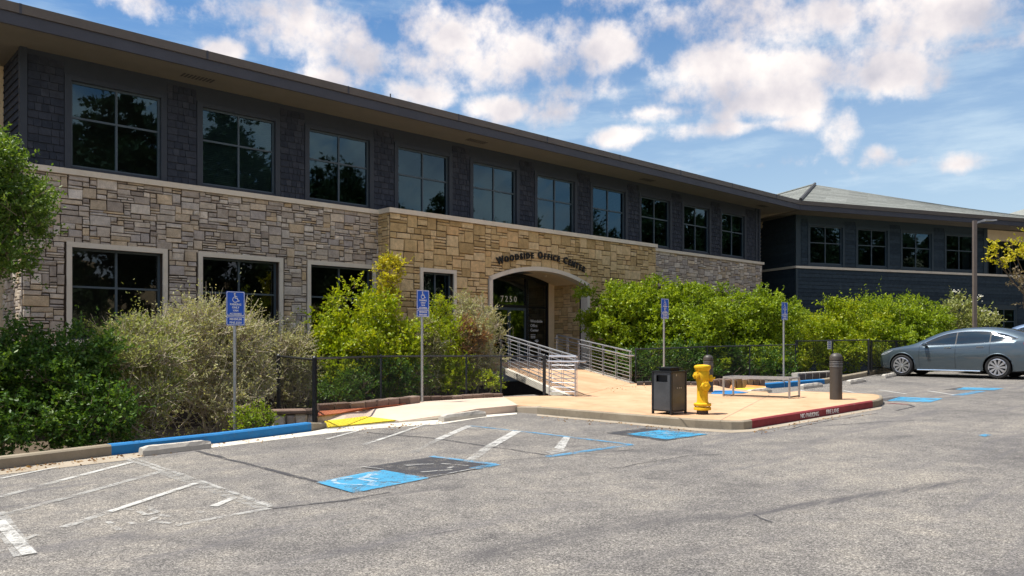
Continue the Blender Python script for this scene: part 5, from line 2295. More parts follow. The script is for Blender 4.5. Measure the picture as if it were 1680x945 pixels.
def make_car(paint, label, name='parked_car'):
    c0 = empty(name, (0, 0, 0), 0, label, 'car', 'cars parked nose to the kerb')
    ns = 64
    ss = [5.04 * (0.5 - 0.5 * math.cos(math.pi * i / ns)) * .35 + 5.04 * (i / ns) * .65 for i in range(ns + 1)]
    AX1, AX2 = .93, 3.895     # axle stations
    vs = []
    for s in ss:
        sec = car_section(s)
        half = sec
        full = half + [(-y, z) for y, z in reversed(half[1:-1])]
        vs += [(AX1 - s, y, z) for y, z in full]
    m = len(full)
    mb = MB()
    fs = []
    mis = []
    for i in range(ns):
        for j in range(m):
            fs.append((i * m + j, (i + 1) * m + j, (i + 1) * m + (j + 1) % m, i * m + (j + 1) % m))
            s = (ss[i] + ss[i + 1]) / 2
            jj = j if j < 12 else m - 1 - j
            mi = 0
            if jj in (10, 11) and 1.28 < s < 2.3:
                mi = 1
            if jj in (10, 11) and 4.25 < s < 4.85:
                mi = 1
            if jj in (10, 11) and 2.3 <= s <= 3.2:
                mi = 1
            if jj in (0, 1):
                mi = 2
            mis.append(mi)
    fs.append(tuple(reversed(range(m))))
    fs.append(tuple(ns * m + j for j in range(m)))
    mis += [0, 0]
    mb.add(vs, fs)
    mb.m = mis
    me = mb.mesh('body', [paint, M['car_glass'], M['car_black']], smooth=False)
    tmp = bpy.data.objects.new('tmp', me)
    COL.objects.link(tmp)
    cut = MB()
    for ax in (0.0, -(AX2 - AX1)):
        for sd in (-1, 1):
            n = 40
            vv = []
            for yy in (sd * .66, sd * 1.2):
                for k in range(n):
                    a = 2 * math.pi * k / n
                    vv.append((ax + .435 * math.cos(a), yy, .375 + .435 * math.sin(a)))
            ff = [tuple(range(n)), tuple(reversed(range(n, 2 * n)))] + [(k, (k + 1) % n, (k + 1) % n + n, k + n) for k in range(n)]
            cut.add(vv, ff)
    cm = cut.mesh('cut', [M['car_black']])
    co = bpy.data.objects.new('cut', cm)
    COL.objects.link(co)
    md = tmp.modifiers.new('b', 'BOOLEAN')
    md.object = co
    md.operation = 'DIFFERENCE'
    md.solver = 'EXACT'
    md.material_mode = 'TRANSFER'
    dg = bpy.context.evaluated_depsgraph_get()
    bme = bpy.data.meshes.new_from_object(tmp.evaluated_get(dg))
    bpy.data.objects.remove(tmp)
    bpy.data.objects.remove(co)
    bme.polygons.foreach_set('use_smooth', [True] * len(bme.polygons))
    try:
        bme.set_sharp_from_angle(angle=R(32))
    except Exception:
        pass
    finish(bpy.data.objects.new('body', bme), c0)
    # arch lips
    for ax in (0.0, -(AX2 - AX1)):
        for sd in (-1, 1):
            lp_ = MB()
            pts = []
            for k in range(25):
                a = R(-8 + 196 * k / 24)
                x, z = ax + .44 * math.cos(a), .375 + .44 * math.sin(a)
                s = AX1 - x
                pts.append((x, sd * (side_y(s, z) + .004), z))
            lp_.tube(pts, .018, 6)
            lp_.build('arch_trim', paint, c0, smooth=True)
    # side glass, both sides
    outline_b = [(1.52, 1.07), (2.4, 1.10), (3.2, 1.145), (3.9, 1.21), (4.42, 1.30)]
    outline_t = [(1.52, 1.075), (1.85, 1.26), (2.25, 1.43), (2.7, 1.515), (3.2, 1.535), (3.7, 1.505), (4.1, 1.425), (4.42, 1.302)]
    for sd in (-1, 1):
        segs = [(1.54, 2.62), (2.66, 3.64), (3.68, 4.40)]
        for (s0, s1) in segs:
            gm = MB()
            k = 14
            nn = 5
            grid = []
            for i in range(k + 1):
                s = s0 + (s1 - s0) * i / k
                zb = float(catmull(*zip(*outline_b), s))
                zt_ = float(catmull(*zip(*outline_t), s))
                grid.append([(AX1 - s, sd * (side_y(s, zb + (zt_ - zb) * j / nn) + .006), zb + (zt_ - zb) * j / nn) for j in range(nn + 1)])
            vv = [p for r__ in grid for p in r__]
            ff = [(i * (nn + 1) + j, i * (nn + 1) + j + 1, (i + 1) * (nn + 1) + j + 1, (i + 1) * (nn + 1) + j) for i in range(k) for j in range(nn)]
            gm.add(vv, ff)
            gm.build('side_window', M['car_glass'], c0, smooth=True)
        gm = MB()
        k = 30
        grid = []
        for i in range(k + 1):
            s = 1.50 + 2.93 * i / k
            zb = float(catmull(*zip(*outline_b), s)) - .012
            zt_ = float(catmull(*zip(*outline_t), s)) + .010
            grid.append([(AX1 - s, sd * (side_y(s, zb + (zt_ - zb) * j / 6) + .003), zb + (zt_ - zb) * j / 6) for j in range(7)])
        gm.add([p for r__ in grid for p in r__], [(i * 7 + j, i * 7 + j + 1, (i + 1) * 7 + j + 1, (i + 1) * 7 + j) for i in range(k) for j in range(6)])
        gm.build('window_surround', M['car_black'], c0, smooth=True)
        tr = MB()
        pts = [(AX1 - s, sd * (side_y(s, z) + .008), z) for s in np.linspace(1.50, 4.43, 24) for z in [float(catmull(*zip(*outline_b), s)) - .012]]
        tr.tube(pts, .006, 6)
        pts = [(AX1 - s, sd * (side_y(s, z) + .008), z) for s in np.linspace(1.50, 4.43, 30) for z in [float(catmull(*zip(*outline_t), s)) + .014]]
        tr.tube(pts, .013, 6)
        tr.build('window_trim', M['chrome'], c0, smooth=True)
        # door seams, handles, mirror, sill
        for s_, z0, z1 in ((1.50, .33, 1.03), (2.64, .30, 1.10), (3.66, .70, 1.18)):
            sm = MB()
            pts = [(AX1 - s_ - .10 * ((z - .7) ** 2), sd * (side_y(s_, z) + .0015), z) for z in np.linspace(z0, z1, 12)]
            sm.tube(pts, .0045, 4)
            sm.build('door_seam', M['car_black'], c0)
        for s_ in (2.30, 3.28):
            hm = MB()
            z = .99 + (.035 if s_ > 3 else 0)
            hm.bar((AX1 - s_, sd * (side_y(s_, z) + .006), z), (AX1 - s_ - .22, sd * (side_y(s_ + .2, z) + .006), z + .008), .012, .022)
            hm.build('door_handle', M['chrome'], c0)
        mm = MB()
        mm.lathe([(0.001, -.10), (.06, -.085), (.085, -.03), (.085, .03), (.06, .085), (.001, .10)], 14, (0, 0, 0), 'Y')
        mo = mm.build('mirror', paint, c0, smooth=True)
        mo.location = (AX1 - 1.72, sd * 1.06, 1.10)
        mo.scale = (.85, 1.15, .85)
        am = MB()
        am.bar((AX1 - 1.72, sd * .93, 1.05), (AX1 - 1.72, sd * 1.02, 1.07), .05, .03)
        am.build('mirror_arm', M['car_black'], c0)
        sk = MB()
        pts = [(AX1 - s, sd * .985, .235) for s in np.linspace(1.45, 3.40, 8)]
        sk.tube(pts, .022, 6)
        sk.build('side_skirt', M['chrome'], c0, smooth=True)
        hl = MB()
        k = 8
        vv = []
        for i in range(k + 1):
            s = .10 + .50 * i / k
            zt_ = float(catmull(NX, BEL, s)) - .02
            zb = zt_ - .075 * math.sin(math.pi * (i + .6) / (k + 1.2))
            vv += [(AX1 - s, sd * (side_y(s, zb) + .006), zb), (AX1 - s, sd * (side_y(s, zt_) + .006), zt_)]
        hl.add(vv, [(2 * i, 2 * i + 1, 2 * i + 3, 2 * i + 2) for i in range(k)])
        hl.build('headlight', M['lens'], c0, smooth=True)
        tl = MB()
        vv = []
        for i in range(k + 1):
            s = 4.62 + .36 * i / k
            zt_ = float(catmull(NX, BEL, s)) - .02
            zb = zt_ - .07
            vv += [(AX1 - s, sd * (side_y(s, zb) + .006), zb), (AX1 - s, sd * (side_y(s, zt_) + .006), zt_)]
        tl.add(vv, [(2 * i, 2 * i + 1, 2 * i + 3, 2 * i + 2) for i in range(k)])
        tl.build('tail_light', M['red_lens'], c0, smooth=True)
    # wheels
    for ax in (0.0, -(AX2 - AX1)):
        for sd in (-1, 1):
            w_ = MB()
            w_.lathe([(.255, -.11), (.33, -.125), (.362, -.10), (.372, -.03), (.372, .03), (.362, .10), (.33, .125), (.255, .11)], 36, (0, 0, 0), 'Y')
            wo = w_.build('wheel', M['tyre'], c0, smooth=True)
            wo.location = (ax, sd * .865, .375)
            rm_ = MB()
            y = sd * .118
            rm_.tube([(.258 * math.cos(2 * math.pi * k / 36), y, .258 * math.sin(2 * math.pi * k / 36)) for k in range(36)], .018, 8, close=True)
            for k in range(10):
                a = 2 * math.pi * k / 10
                for da in (-.09, .09):
                    rm_.bar((.05 * math.cos(a), y, .05 * math.sin(a)), (.25 * math.cos(a + da), y + sd * .004, .25 * math.sin(a + da)), .030, .034)
            rm_.lathe([(.06, y - sd * .01), (.055, y + sd * .018), (.02, y + sd * .022)], 16, (0, 0, 0), 'Y')
            rm_.build('rim', M['alloy'], wo, smooth=True)
            bd = MB()
            bd.lathe([(.25, sd * .06), (.25, sd * .065)], 28, (0, 0, 0), 'Y')
            bd.build('brake_disc', M['car_black'], wo)
    return c0


car = make_car(M['car'], 'dark grey electric car with bright alloy wheels parked at the right edge')
fw = G(1479, 617.5)
# the near side front wheel stands at fw; the car looks towards the building (direction B)
hd = B.copy()
left = Vector((-hd.y, hd.x, 0))
org = fw - left * .99
org = Vector((org.x, org.y, gz(org.x, org.y)))
car.location = org
car.rotation_euler = (0, 0, math.atan2(hd.y, hd.x))
car2 = copy_tree(car)
car2['label'] = 'blue car mostly hidden behind the grey car, at the edge of the photo'
for ch in car2.children:
    if ch.name.startswith('body') or ch.name.startswith('arch') or ch.name.startswith('mirror'):
        ch.data = ch.data.copy()
        ch.data.materials[0] = M['car2'] if not ch.name.startswith('mirror_arm') else M['car_black']
p2 = org + D * 2.9 - B * 1.5
car2.scale = (1.0, 1.0, 1.13)
car2.location = Vector((p2.x, p2.y, gz(p2.x, p2.y)))


# ------------------------------------------------------------------ plants
def leaf_mesh(name, base, dirs, L, W, mat, rvals):
    """base (n,3), dirs (n,3) unit, folded diamond leaves"""
    n = len(base)
    rnd_ = RNG.normal(size=(n, 3))
    side_ = np.cross(dirs, rnd_)
    side_ /= np.linalg.norm(side_, axis=1, keepdims=True) + 1e-9
    nrm = np.cross(side_, dirs)
    L = L[:, None]
    W = W[:, None]
    v0 = base
    v1 = base + dirs * L * .5 + side_ * W * .5 + nrm * W * .14
    v2 = base + dirs * L
    v3 = base + dirs * L * .5 - side_ * W * .5 + nrm * W * .14
    verts = np.stack([v0, v1, v2, v3], axis=1).reshape(-1, 3).astype(np.float32)
    idx = np.arange(n, dtype=np.int32) * 4
    tri = np.stack([idx, idx + 1, idx + 2, idx, idx + 2, idx + 3], axis=1).reshape(-1)
    me = bpy.data.meshes.new(name)
    me.vertices.add(n * 4)
    me.vertices.foreach_set('co', verts.reshape(-1))
    me.loops.add(n * 6)
    me.loops.foreach_set('vertex_index', tri)
    me.polygons.add(n * 2)
    me.polygons.foreach_set('loop_start', np.arange(n * 2, dtype=np.int32) * 3)
    me.materials.append(mat)
    me.update(calc_edges=True)
    at = me.attributes.new('r', 'FLOAT', 'FACE')
    at.data.foreach_set('value', np.repeat(rvals, 2).astype(np.float32))
    return me


def plant(name, label, cat, root, blobs, nshoot, per, leaf, mat, twig=None, shoot=.45, group=None, up=.55, stems=5, stem_r=.018, fill=.55, droop=0.0, spikes=(), wr=.5, extra=None, low=0.05, clumps=90):
    """blobs: world ellipsoids (centre, (rx, ry, rz)); shoots with alternate leaves grow out of them"""
    r0 = empty(name, root, 0, label, cat, group)
    o = np.array(root)
    bl = [(np.array(c), np.array(r_)) for c, r_ in blobs]
    wts = np.array([r_[0] * r_[2] + .3 * r_[0] * r_[1] for c, r_ in bl])
    wts = wts / wts.sum()
    # every ellipsoid is broken into many small clumps of shoots sitting on and inside its surface
    cc, cr, cd = [], [], []
    for (c, r_), w_ in zip(bl, wts):
        k = max(8, int(clumps * w_))
        dv0 = RNG.normal(size=(k, 3))
        dv0 /= np.linalg.norm(dv0, axis=1, keepdims=True)
        rr0 = np.where(RNG.random(k) < .75, RNG.uniform(.62, .98, k), RNG.uniform(fill * .3, .62, k))
        cc.append(c + dv0 * r_ * rr0[:, None])
        sz = RNG.uniform(.16, .34, k)
        cr.append(np.outer(sz, np.array([r_.mean()] * 3)) * np.array([1.15, 1.15, .75]))
        cd.append(dv0)
    cc, cr, cd = np.vstack(cc), np.vstack(cr), np.vstack(cd)
    cw = cr[:, 0] ** 2
    pick = RNG.choice(len(cc), nshoot, p=cw / cw.sum())
    crv = RNG.random(len(cc))
    dv = RNG.normal(size=(nshoot, 3)) + cd[pick] * .7 + np.array([0, 0, .35])
    dv /= np.linalg.norm(dv, axis=1, keepdims=True)
    base = cc[pick] + dv * cr[pick] * (RNG.random(nshoot) ** .5)[:, None]
    sdir = dv * .9 + RNG.normal(size=(nshoot, 3)) * .45 + np.array([0, 0, up * .6])
    sdir /= np.linalg.norm(sdir, axis=1, keepdims=True)
    sl_n = shoot * RNG.uniform(.4, 1.15, nshoot)
    if len(spikes):
        sp_b = np.array([s[0] for s in spikes])
        sp_d = np.array([s[1] for s in spikes])
        base = np.vstack([base, sp_b])
        sp_l = np.linalg.norm(sp_d, axis=1)
        sdir = np.vstack([sdir, sp_d / sp_l[:, None]])
        sl_n = np.concatenate([sl_n, sp_l])
    N = len(base)
    gr = np.array([gz(x, y) for x, y in base[:, :2]]) - .55
    keep = base[:, 2] > gr + low
    base, sdir, sl_n = base[keep], sdir[keep], sl_n[keep]
    N = len(base)
    srv = (RNG.random(N) * .6 + np.concatenate([crv[pick], np.full(len(spikes), .6)])[keep] * .4)
    t_ = (np.arange(per) + .5) / per
    T = np.tile(t_, N) + RNG.uniform(-.5 / per, .5 / per, N * per)
    I = np.repeat(np.arange(N), per)
    curve = RNG.normal(size=(N, 3)) * .18
    ppos = base[I] + sdir[I] * (sl_n[I] * T)[:, None] + curve[I] * (sl_n[I] * T ** 2)[:, None] - np.array([0, 0, droop]) * (sl_n[I] * T ** 2)[:, None]
    ld = RNG.normal(size=(N * per, 3)) * .75 + sdir[I] * .55 + np.array([0, 0, .1])
    ld /= np.linalg.norm(ld, axis=1, keepdims=True)
    Ls = leaf * RNG.uniform(.6, 1.25, N * per)
    rv = np.clip(srv[I] * .5 + RNG.random(N * per) * .5, 0, 1)
    me = leaf_mesh('foliage', ppos - o, ld, Ls, Ls * wr, mat, rv)
    fo = bpy.data.objects.new('foliage', me)
    finish(fo, r0, kind='stuff')
    # stems and twigs
    tw = MB()
    gnd = Vector(root)
    rr = random.Random(hash(label) % 1000 if False else len(label))
    for b in range(stems):
        c, r_ = bl[rr.randrange(len(bl))]
        tgt = Vector(c) + Vector((rr.uniform(-.6, .6) * r_[0], rr.uniform(-.6, .6) * r_[1], rr.uniform(-.2, .8) * r_[2])) - gnd
        b0 = Vector((rr.uniform(-.35, .35) * r_[0], rr.uniform(-.2, .2), -.1))
        pts = [b0]
        for k in range(1, 6):
            q = b0.lerp(tgt, k / 5) + Vector((rr.gauss(0, .05), rr.gauss(0, .05), rr.gauss(0, .03))) * (tgt.length * .25)
            pts.append(q)
        tw.tube(pts, [stem_r * (1 - .15 * k) for k in range(6)], 6)
    kk = min(N, 1500 if twig else 260)
    for i in range(kk):
        a = Vector(base[i] - o) - Vector(sdir[i]) * sl_n[i] * .5
        b = Vector(base[i] - o) + Vector(sdir[i]) * sl_n[i] * .95
        tw.tube([a, a.lerp(b, .5) + Vector((rr.gauss(0, .02), rr.gauss(0, .02), 0)), b], [.007, .0055, .003] if twig else [.0055, .004, .002], 3, cap=False)
    tw.build('branches', twig or M['bark'], r0, kind='stuff', fix=False)
    if extra:
        extra(r0, o)
    return r0


def bz(px, py, Y, rx, ry, rd=None):
    """ellipsoid seen at a photo place at distance Y; radii in photo pixels"""
    c = P(px, py, Y)
    k = Y / F
    a = rx * k
    return ((c.x, c.y, c.z), (a, rd if rd else a * .8, ry * k))


def rootat(px, Y):
    x = (px - 840) / F * Y
    return (x, Y, gz(x, Y) - .62)


def spk(px, py, Y, dx, dy):
    a = P(px, py, Y)
    b = P(px + dx, py + dy, Y)
    return (tuple(a), tuple(b - a))


# left group -------------------------------------------------------
g_dark = 'dark green shrubs at the left'
plant('shrub', 'dark green leafy shrub at the left edge below the tree', 'shrub', rootat(-10, 11.6), [bz(-20, 640, 11.6, 70, 95, .7), bz(20, 585, 12.0, 50, 45, .5), bz(30, 690, 11.2, 60, 50, .5)],
      1500, 13, .070, M['lf_dark'], group=g_dark, shoot=.30, spikes=[spk(35, 560, 12, -5, -40), spk(10, 560, 12, 5, -38), spk(60, 570, 12, 0, -40)])
plant('shrub', 'dark green shrub with upright tip in front of the first ground window', 'shrub', rootat(120, 12.2), [bz(95, 640, 12.2, 75, 80, .8), bz(150, 580, 12.6, 48, 38, .5), bz(150, 690, 11.7, 80, 50, .5), bz(70, 580, 12.8, 35, 40, .4)],
      2000, 13, .070, M['lf_dark'], group=g_dark, shoot=.32, spikes=[spk(150, 565, 12.6, 0, -66), spk(148, 560, 12.6, -10, -55), spk(154, 560, 12.6, 10, -50), spk(140, 565, 12.6, -20, -45), spk(165, 565, 12.6, 16, -44), spk(112, 560, 12.6, -3, -52), spk(116, 560, 12.6, 6, -44)])
g_ol = 'dry grey green shrubs behind the near sign'
plant('shrub', 'pale green and tan twiggy shrub right of the dark green ones', 'shrub', rootat(225, 13.6), [bz(225, 610, 13.6, 66, 72, .6), bz(250, 565, 14.0, 55, 40, .5), bz(215, 680, 13.2, 64, 45, .4)],
      1500, 12, .058, M['lf_mixed'], M['twig'], group=g_ol, shoot=.40, fill=.5, spikes=[spk(262, 560, 14, -60, -95), spk(250, 560, 14, -44, -72), spk(240, 545, 14, -30, -50), spk(265, 560, 14, 10, -60), spk(255, 550, 14, -30, -85), spk(225, 550, 14, -2, -50)], low=.0)
plant('shrub', 'tall dry tan shrub directly behind the near blue sign', 'shrub', rootat(345, 15.3), [bz(335, 590, 15.4, 86, 82, .7), bz(330, 540, 15.8, 60, 34, .5), bz(345, 665, 14.9, 85, 45, .4)],
      1450, 12, .055, M['lf_olive'], M['twig'], group=g_ol, shoot=.46, fill=.45, clumps=120, spikes=[spk(340, 545, 15.5, -2, -88), spk(345, 540, 15.5, 22, -72), spk(335, 545, 15.5, -16, -80), spk(300, 545, 15.5, -20, -50), spk(365, 540, 15.5, 34, -60), spk(420, 560, 15.8, 12, -58), spk(350, 530, 15.5, -2, -62), spk(390, 545, 15.5, 6, -60), spk(280, 560, 15.5, -10, -56)])
plant('shrub', 'dry tan shrub between the near sign and the low stone wall', 'shrub', rootat(400, 15.8), [bz(398, 595, 15.8, 38, 66, .5), bz(395, 555, 16.2, 36, 38, .4), bz(390, 650, 15.2, 34, 40, .4)],
      1000, 12, .055, M['lf_olive'], M['twig'], group=g_ol, shoot=.44, fill=.45, spikes=[spk(415, 545, 16, 14, -48), spk(400, 545, 16, -8, -50)])
plant('shrub', 'dry tan shrub behind the short end panel of the fence', 'shrub', rootat(470, 19.0), [bz(470, 600, 19.0, 46, 58, .6), bz(460, 560, 19.2, 36, 30, .4), bz(475, 640, 18.8, 48, 30, .4)],
      900, 12, .058, M['lf_olive'], M['twig'], group=g_ol, shoot=.46, fill=.45, spikes=[spk(470, 560, 18.6, 12, -34), spk(455, 560, 18.6, -6, -40)])
plant('shrub', 'small bright green ground plant at the foot of the low stone wall', 'shrub', rootat(420, 13.3), [bz(415, 692, 13.5, 26, 18, .3)], 200, 10, .05, M['lf_bright'], shoot=.2, clumps=20)
# middle group
g_y = 'yellow green shrubs behind the fence'
plant('maple_shrub', 'large yellow green shrub covering the third ground window', 'shrub', rootat(590, 19.5), [bz(585, 570, 19.5, 72, 58, 1.0), bz(595, 510, 19.8, 50, 32, .7), bz(560, 615, 19.2, 68, 44, .8), bz(638, 590, 19.8, 42, 75, .8), bz(530, 520, 19.4, 28, 16, .4), bz(575, 480, 19.8, 18, 14, .3)],
      2300, 12, .085, M['lf_lime'], group=g_y, shoot=.36, spikes=[spk(575, 490, 19.5, -6, -36), spk(515, 525, 19.5, -30, -32), spk(520, 520, 19.5, -34, -10), spk(540, 505, 19.5, -8, -28)], wr=.62, fill=.5, clumps=150)
plant('shrub', 'narrow golden green sapling rising at the corner of the stone bay', 'sapling', rootat(640, 20.6), [bz(640, 450, 20.6, 19, 26, .35), bz(634, 495, 20.6, 17, 26, .35)],
      300, 11, .075, M['lf_gold'], group=g_y, shoot=.26, spikes=[spk(640, 440, 20.6, 22, -18), spk(635, 440, 20.6, -10, -20), spk(650, 450, 20.6, 30, -22)], wr=.6, clumps=30)
plant('shrub', 'pale olive shrub behind the middle sign pole', 'shrub', rootat(690, 20.6), [bz(685, 590, 20.6, 36, 62, .7), bz(668, 560, 20.8, 26, 30, .5)],
      800, 12, .06, M['lf_mixed'], M['twig'], group=g_y, shoot=.35)
plant('shrub', 'yellow green shrub with golden top just right of the middle sign', 'shrub', rootat(728, 21.2), [bz(728, 570, 21.2, 38, 60, .8), bz(722, 512, 21.2, 22, 24, .5), bz(735, 625, 20.8, 42, 30, .6)],
      1100, 12, .07, M['lf_lime'], group=g_y, shoot=.33)
plant('shrub', 'rusty tan shrub at the left of the entrance ramp', 'shrub', rootat(785, 21.8), [bz(782, 545, 21.8, 34, 50, .7), bz(790, 600, 21.6, 30, 40, .6), bz(765, 505, 22.0, 24, 20, .5)],
      1200, 12, .06, M['lf_olive'], M['twig'], group=g_y, shoot=.33)
plant('shrub', 'reddish brown patch of shrub left of the ramp railing', 'shrub', rootat(775, 21.4), [bz(774, 560, 21.2, 22, 34, .4)], 300, 11, .06, M['lf_rusty'], group=g_y, shoot=.3, clumps=24)
plant('shrub', 'low yellow green plant at the fence near the ramp foot', 'shrub', rootat(806, 20.6), [bz(806, 632, 20.4, 15, 13, .3)], 120, 9, .06, M['lf_lime'], shoot=.2, clumps=14)
# right bushes
g_b = 'bright green bushes right of the ramp'
plant('bush', 'large bright green bush right of the arched entrance', 'bush', rootat(1060, 27.0), [bz(1038, 540, 27.2, 70, 72, 1.1), bz(1090, 512, 27.3, 74, 46, 1.1), bz(1110, 570, 26.6, 78, 60, 1.1), bz(982, 498, 27.4, 38, 38, .7), bz(975, 550, 27.6, 24, 30, .5), bz(1150, 530, 27.3, 42, 60, 1.0), bz(1025, 590, 27.2, 46, 34, .7)],
      7600, 12, .098, M['lf_bright'], group=g_b, shoot=.27, fill=.6, stem_r=.04, wr=.56, clumps=300, up=.15, spikes=[spk(1040, 478, 28.6, -8, -28), spk(1090, 474, 28.6, 5, -26), spk(985, 475, 28.6, -14, -24), spk(1130, 480, 28.6, 8, -20), spk(1010, 475, 28.6, 0, -22)])
plant('bush', 'bright green bush behind the far sign, joined to the large one', 'bush', rootat(1225, 28), [bz(1205, 535, 28, 46, 64, 1.2), bz(1240, 530, 28.2, 40, 50, 1.0), bz(1270, 535, 28.5, 40, 48, 1.1), bz(1240, 590, 27.5, 58, 35, 1.0)],
      3600, 12, .098, M['lf_bright'], group=g_b, shoot=.28, fill=.6, stem_r=.04, wr=.56, clumps=170, up=.2, spikes=[spk(1275, 495, 28, 8, -30), spk(1265, 495, 28, 2, -24), spk(1250, 490, 28, 5, -22)])
plant('bush', 'yellowish hedge bush behind the right bollard', 'bush', rootat(1365, 30.5), [bz(1325, 555, 30.5, 48, 44, 1.2), bz(1390, 535, 31, 52, 40, 1.2), bz(1400, 575, 30, 55, 36, 1.0), bz(1345, 590, 30, 50, 30, .9)],
      3400, 12, .10, M['lf_lime'], group=g_b, shoot=.32, fill=.6, stem_r=.04, wr=.5, clumps=170, up=.3, spikes=[spk(1345, 520, 31, -4, -30), spk(1300, 520, 30, 2, -25), spk(1325, 520, 30, -10, -22)])
plant('bush', 'hedge bush with loose twiggy top behind the nose of the grey car', 'bush', rootat(1485, 32), [bz(1445, 530, 32, 48, 38, 1.2), bz(1505, 535, 32.5, 50, 42, 1.2), bz(1470, 575, 31.5, 70, 35, 1.0)],
      3600, 12, .10, M['lf_bright'], group=g_b, shoot=.34, fill=.6, stem_r=.04, wr=.5, clumps=170, up=.3, spikes=[spk(1420, 505, 32, 2, -44), spk(1432, 500, 32, 8, -38), spk(1426, 505, 32, -8, -36), spk(1460, 505, 32, 10, -32), spk(1480, 505, 32, 8, -32), spk(1400, 505, 32, -6, -30), spk(1395, 505, 32, -22, -28), spk(1450, 505, 32, -2, -34)])


def flowers(r0, o):
    mb = MB()
    rr = random.Random(4)
    for (px, py) in ((1567, 478), (1606, 486), (1575, 500), (1612, 510), (1560, 505), (1600, 495), (1630, 515), (1590, 522)):
        c = P(px, py, 34)
        for k in range(16):
            q = c + Vector((rr.gauss(0, .10), rr.gauss(0, .08), rr.gauss(0, .04))) - Vector(o)
            mb.lathe([(0.03, -.012), (0.022, .014)], 5, tuple(q))
    mb.build('flower_heads', M['flower'], r0, kind='stuff')


plant('bush', 'bush with pale flower heads around the lamp post', 'bush', rootat(1590, 34), [bz(1568, 525, 34, 24, 40, .9), bz(1605, 535, 34, 30, 36, .9), bz(1590, 565, 34, 48, 26, .9)],
      800, 11, .12, M['lf_mixed'], group=g_b, shoot=.42, extra=flowers, wr=.55)
# dark understorey behind the fences
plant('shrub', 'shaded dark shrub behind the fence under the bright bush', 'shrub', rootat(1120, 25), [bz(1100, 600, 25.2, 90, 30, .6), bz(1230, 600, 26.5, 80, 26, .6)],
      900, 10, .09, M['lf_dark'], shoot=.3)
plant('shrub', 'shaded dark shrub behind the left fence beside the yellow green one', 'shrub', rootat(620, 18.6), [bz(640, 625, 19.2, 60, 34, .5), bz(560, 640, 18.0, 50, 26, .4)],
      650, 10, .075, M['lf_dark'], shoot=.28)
# left tree ---------------------------------------------------------
plant('tree', 'green leafy tree cut by the left edge of the photo', 'tree', rootat(-150, 12.6), [bz(-25, 330, 12.2, 80, 90, .9), bz(8, 395, 12.0, 55, 62, .6), bz(-20, 260, 12.4, 50, 46, .6), bz(25, 350, 12.2, 34, 42, .5), bz(-60, 420, 12.2, 70, 50, .7)],
      3300, 13, .062, M['lf_tree'], shoot=.28, stems=7, stem_r=.06, fill=.5, clumps=230, wr=.55)
# yellow tree right edge
plant('tree', 'yellow leaved tree reaching in from the right edge', 'tree', rootat(1800, 33.5), [bz(1650, 402, 33.5, 20, 11, .6), bz(1725, 408, 33.5, 44, 36, 1.0), bz(1655, 432, 33.5, 22, 6, .5), bz(1690, 372, 33.5, 20, 8, .5), bz(1622, 421, 33.5, 16, 5, .3), bz(1668, 412, 33.4, 22, 8, .4)],
      460, 9, .13, M['lf_gold'], shoot=.42, stems=9, stem_r=.05, wr=.7, clumps=90, up=.05)
plant('tree', 'sparse brownish sapling below the yellow leaves at the right edge', 'sapling', rootat(1700, 33), [bz(1676, 462, 33, 26, 10, .5), bz(1700, 490, 33, 16, 30, .5)],
      90, 8, .13, M['lf_purple'], shoot=.4, stems=3, stem_r=.02)

# oaks and brush out on the hillside opposite the building (seen in the window glass)
proto_t = None
spots = [(27, -3, 19), (22, -11, 18), (31, 4.5, 18.5), (36, 13, 15.5), (39, 19.5, 13.5), (43, 26, 12), (45, 32, 12.5), (49, 39, 16), (43, 45, 13.5), (34, -20, 22), (52, 6, 19), (57, 20, 14), (60, 34, 13), (20, -24, 18)]

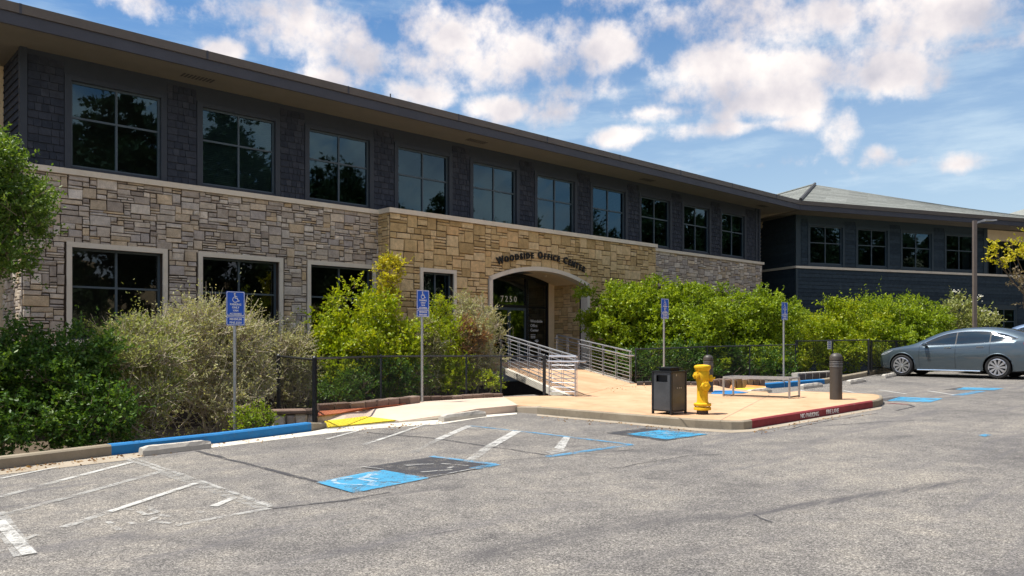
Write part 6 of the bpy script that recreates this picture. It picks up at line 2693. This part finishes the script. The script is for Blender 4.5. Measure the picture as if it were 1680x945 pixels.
for i, (x, y, hgt) in enumerate(spots):
    if proto_t is None:
        x0, y0 = x, y
        proto_t = plant('oak_tree', 'dark oak tree across the drive, seen only reflected in the window glass', 'tree', (x, y, gz(x, y) - .3),
                        [((x, y, hgt * .66), (4.8, 4.8, 4.0)), ((x + .5, y - .4, hgt * .38), (4.6, 4.6, 2.8)), ((x - .5, y + .6, hgt * .20), (4.4, 4.4, 2.2)), ((x + 2.4, y + 1.4, hgt * .54), (3.4, 3.4, 2.6)), ((x - 2.2, y - 1.2, hgt * .58), (3.4, 3.4, 2.8)), ((x, y, hgt * .88), (3.2, 3.2, 2.2))],
                        3600, 10, .46, M['lf_oak'], shoot=1.0, stems=3, stem_r=.20, group='oaks across the drive', low=1.0, clumps=120)
        h0 = hgt
        o_ = proto_t
    else:
        o_ = copy_tree(proto_t)
        o_.location = (x, y, gz(x, y) - .3)
    o_.scale = (hgt / h0,) * 3
    o_.rotation_euler = (0, 0, i * 1.7)

# fallen leaves along the kerbs
lt_n = 420
lb0, lpx = [], RNG.random(lt_n)
segs_ = [((0, 771), (183, 749)), ((183, 749), (500, 711)), ((881, 682), (1140, 706)), ((1234, 708), (1432, 672)), ((537, 705), (725, 692)), ((905, 650), (1150, 634))]
for i in range(lt_n):
    a_, b_ = segs_[i % len(segs_)]
    t_ = RNG.random()
    q_ = G(a_[0] + (b_[0] - a_[0]) * t_, a_[1] + (b_[1] - a_[1]) * t_ + abs(RNG.normal()) * 4)
    lb0.append((q_.x, q_.y, q_.z + (.155 if i % 6 == 5 else .012)))
ldr = RNG.normal(size=(lt_n, 3)) * np.array([1, 1, .15])
ldr /= np.linalg.norm(ldr, axis=1, keepdims=True)
lme = leaf_mesh('leaf_litter', np.array(lb0), ldr, RNG.uniform(.03, .07, lt_n), RNG.uniform(.015, .035, lt_n), M['lf_rusty'], RNG.random(lt_n))
finish(bpy.data.objects.new('leaf_litter', lme), None, 'small dry leaves scattered along the kerbs', 'fallen leaves', kind='stuff')

# sealed finish: thin expansion joints over the plaza, scored into the slab surface
jm = MB()
for (a, b) in (((1020, 632), (1110, 650)), ((905, 652), (1130, 688)), ((1180, 690), (1262, 648))):
    A, Bq = G(a[0], a[1], .15), G(b[0], b[1], .15)
    d = (Bq - A)
    d.z = 0
    d.normalize()
    s = Vector((-d.y, d.x, 0)) * .006
    jm.add([A - s, Bq - s, Bq + s, A + s], [(0, 1, 2, 3)])
jm.build('plaza_joints', M['gutter'], kind='structure', fix=False, label='thin joints across the salmon plaza')
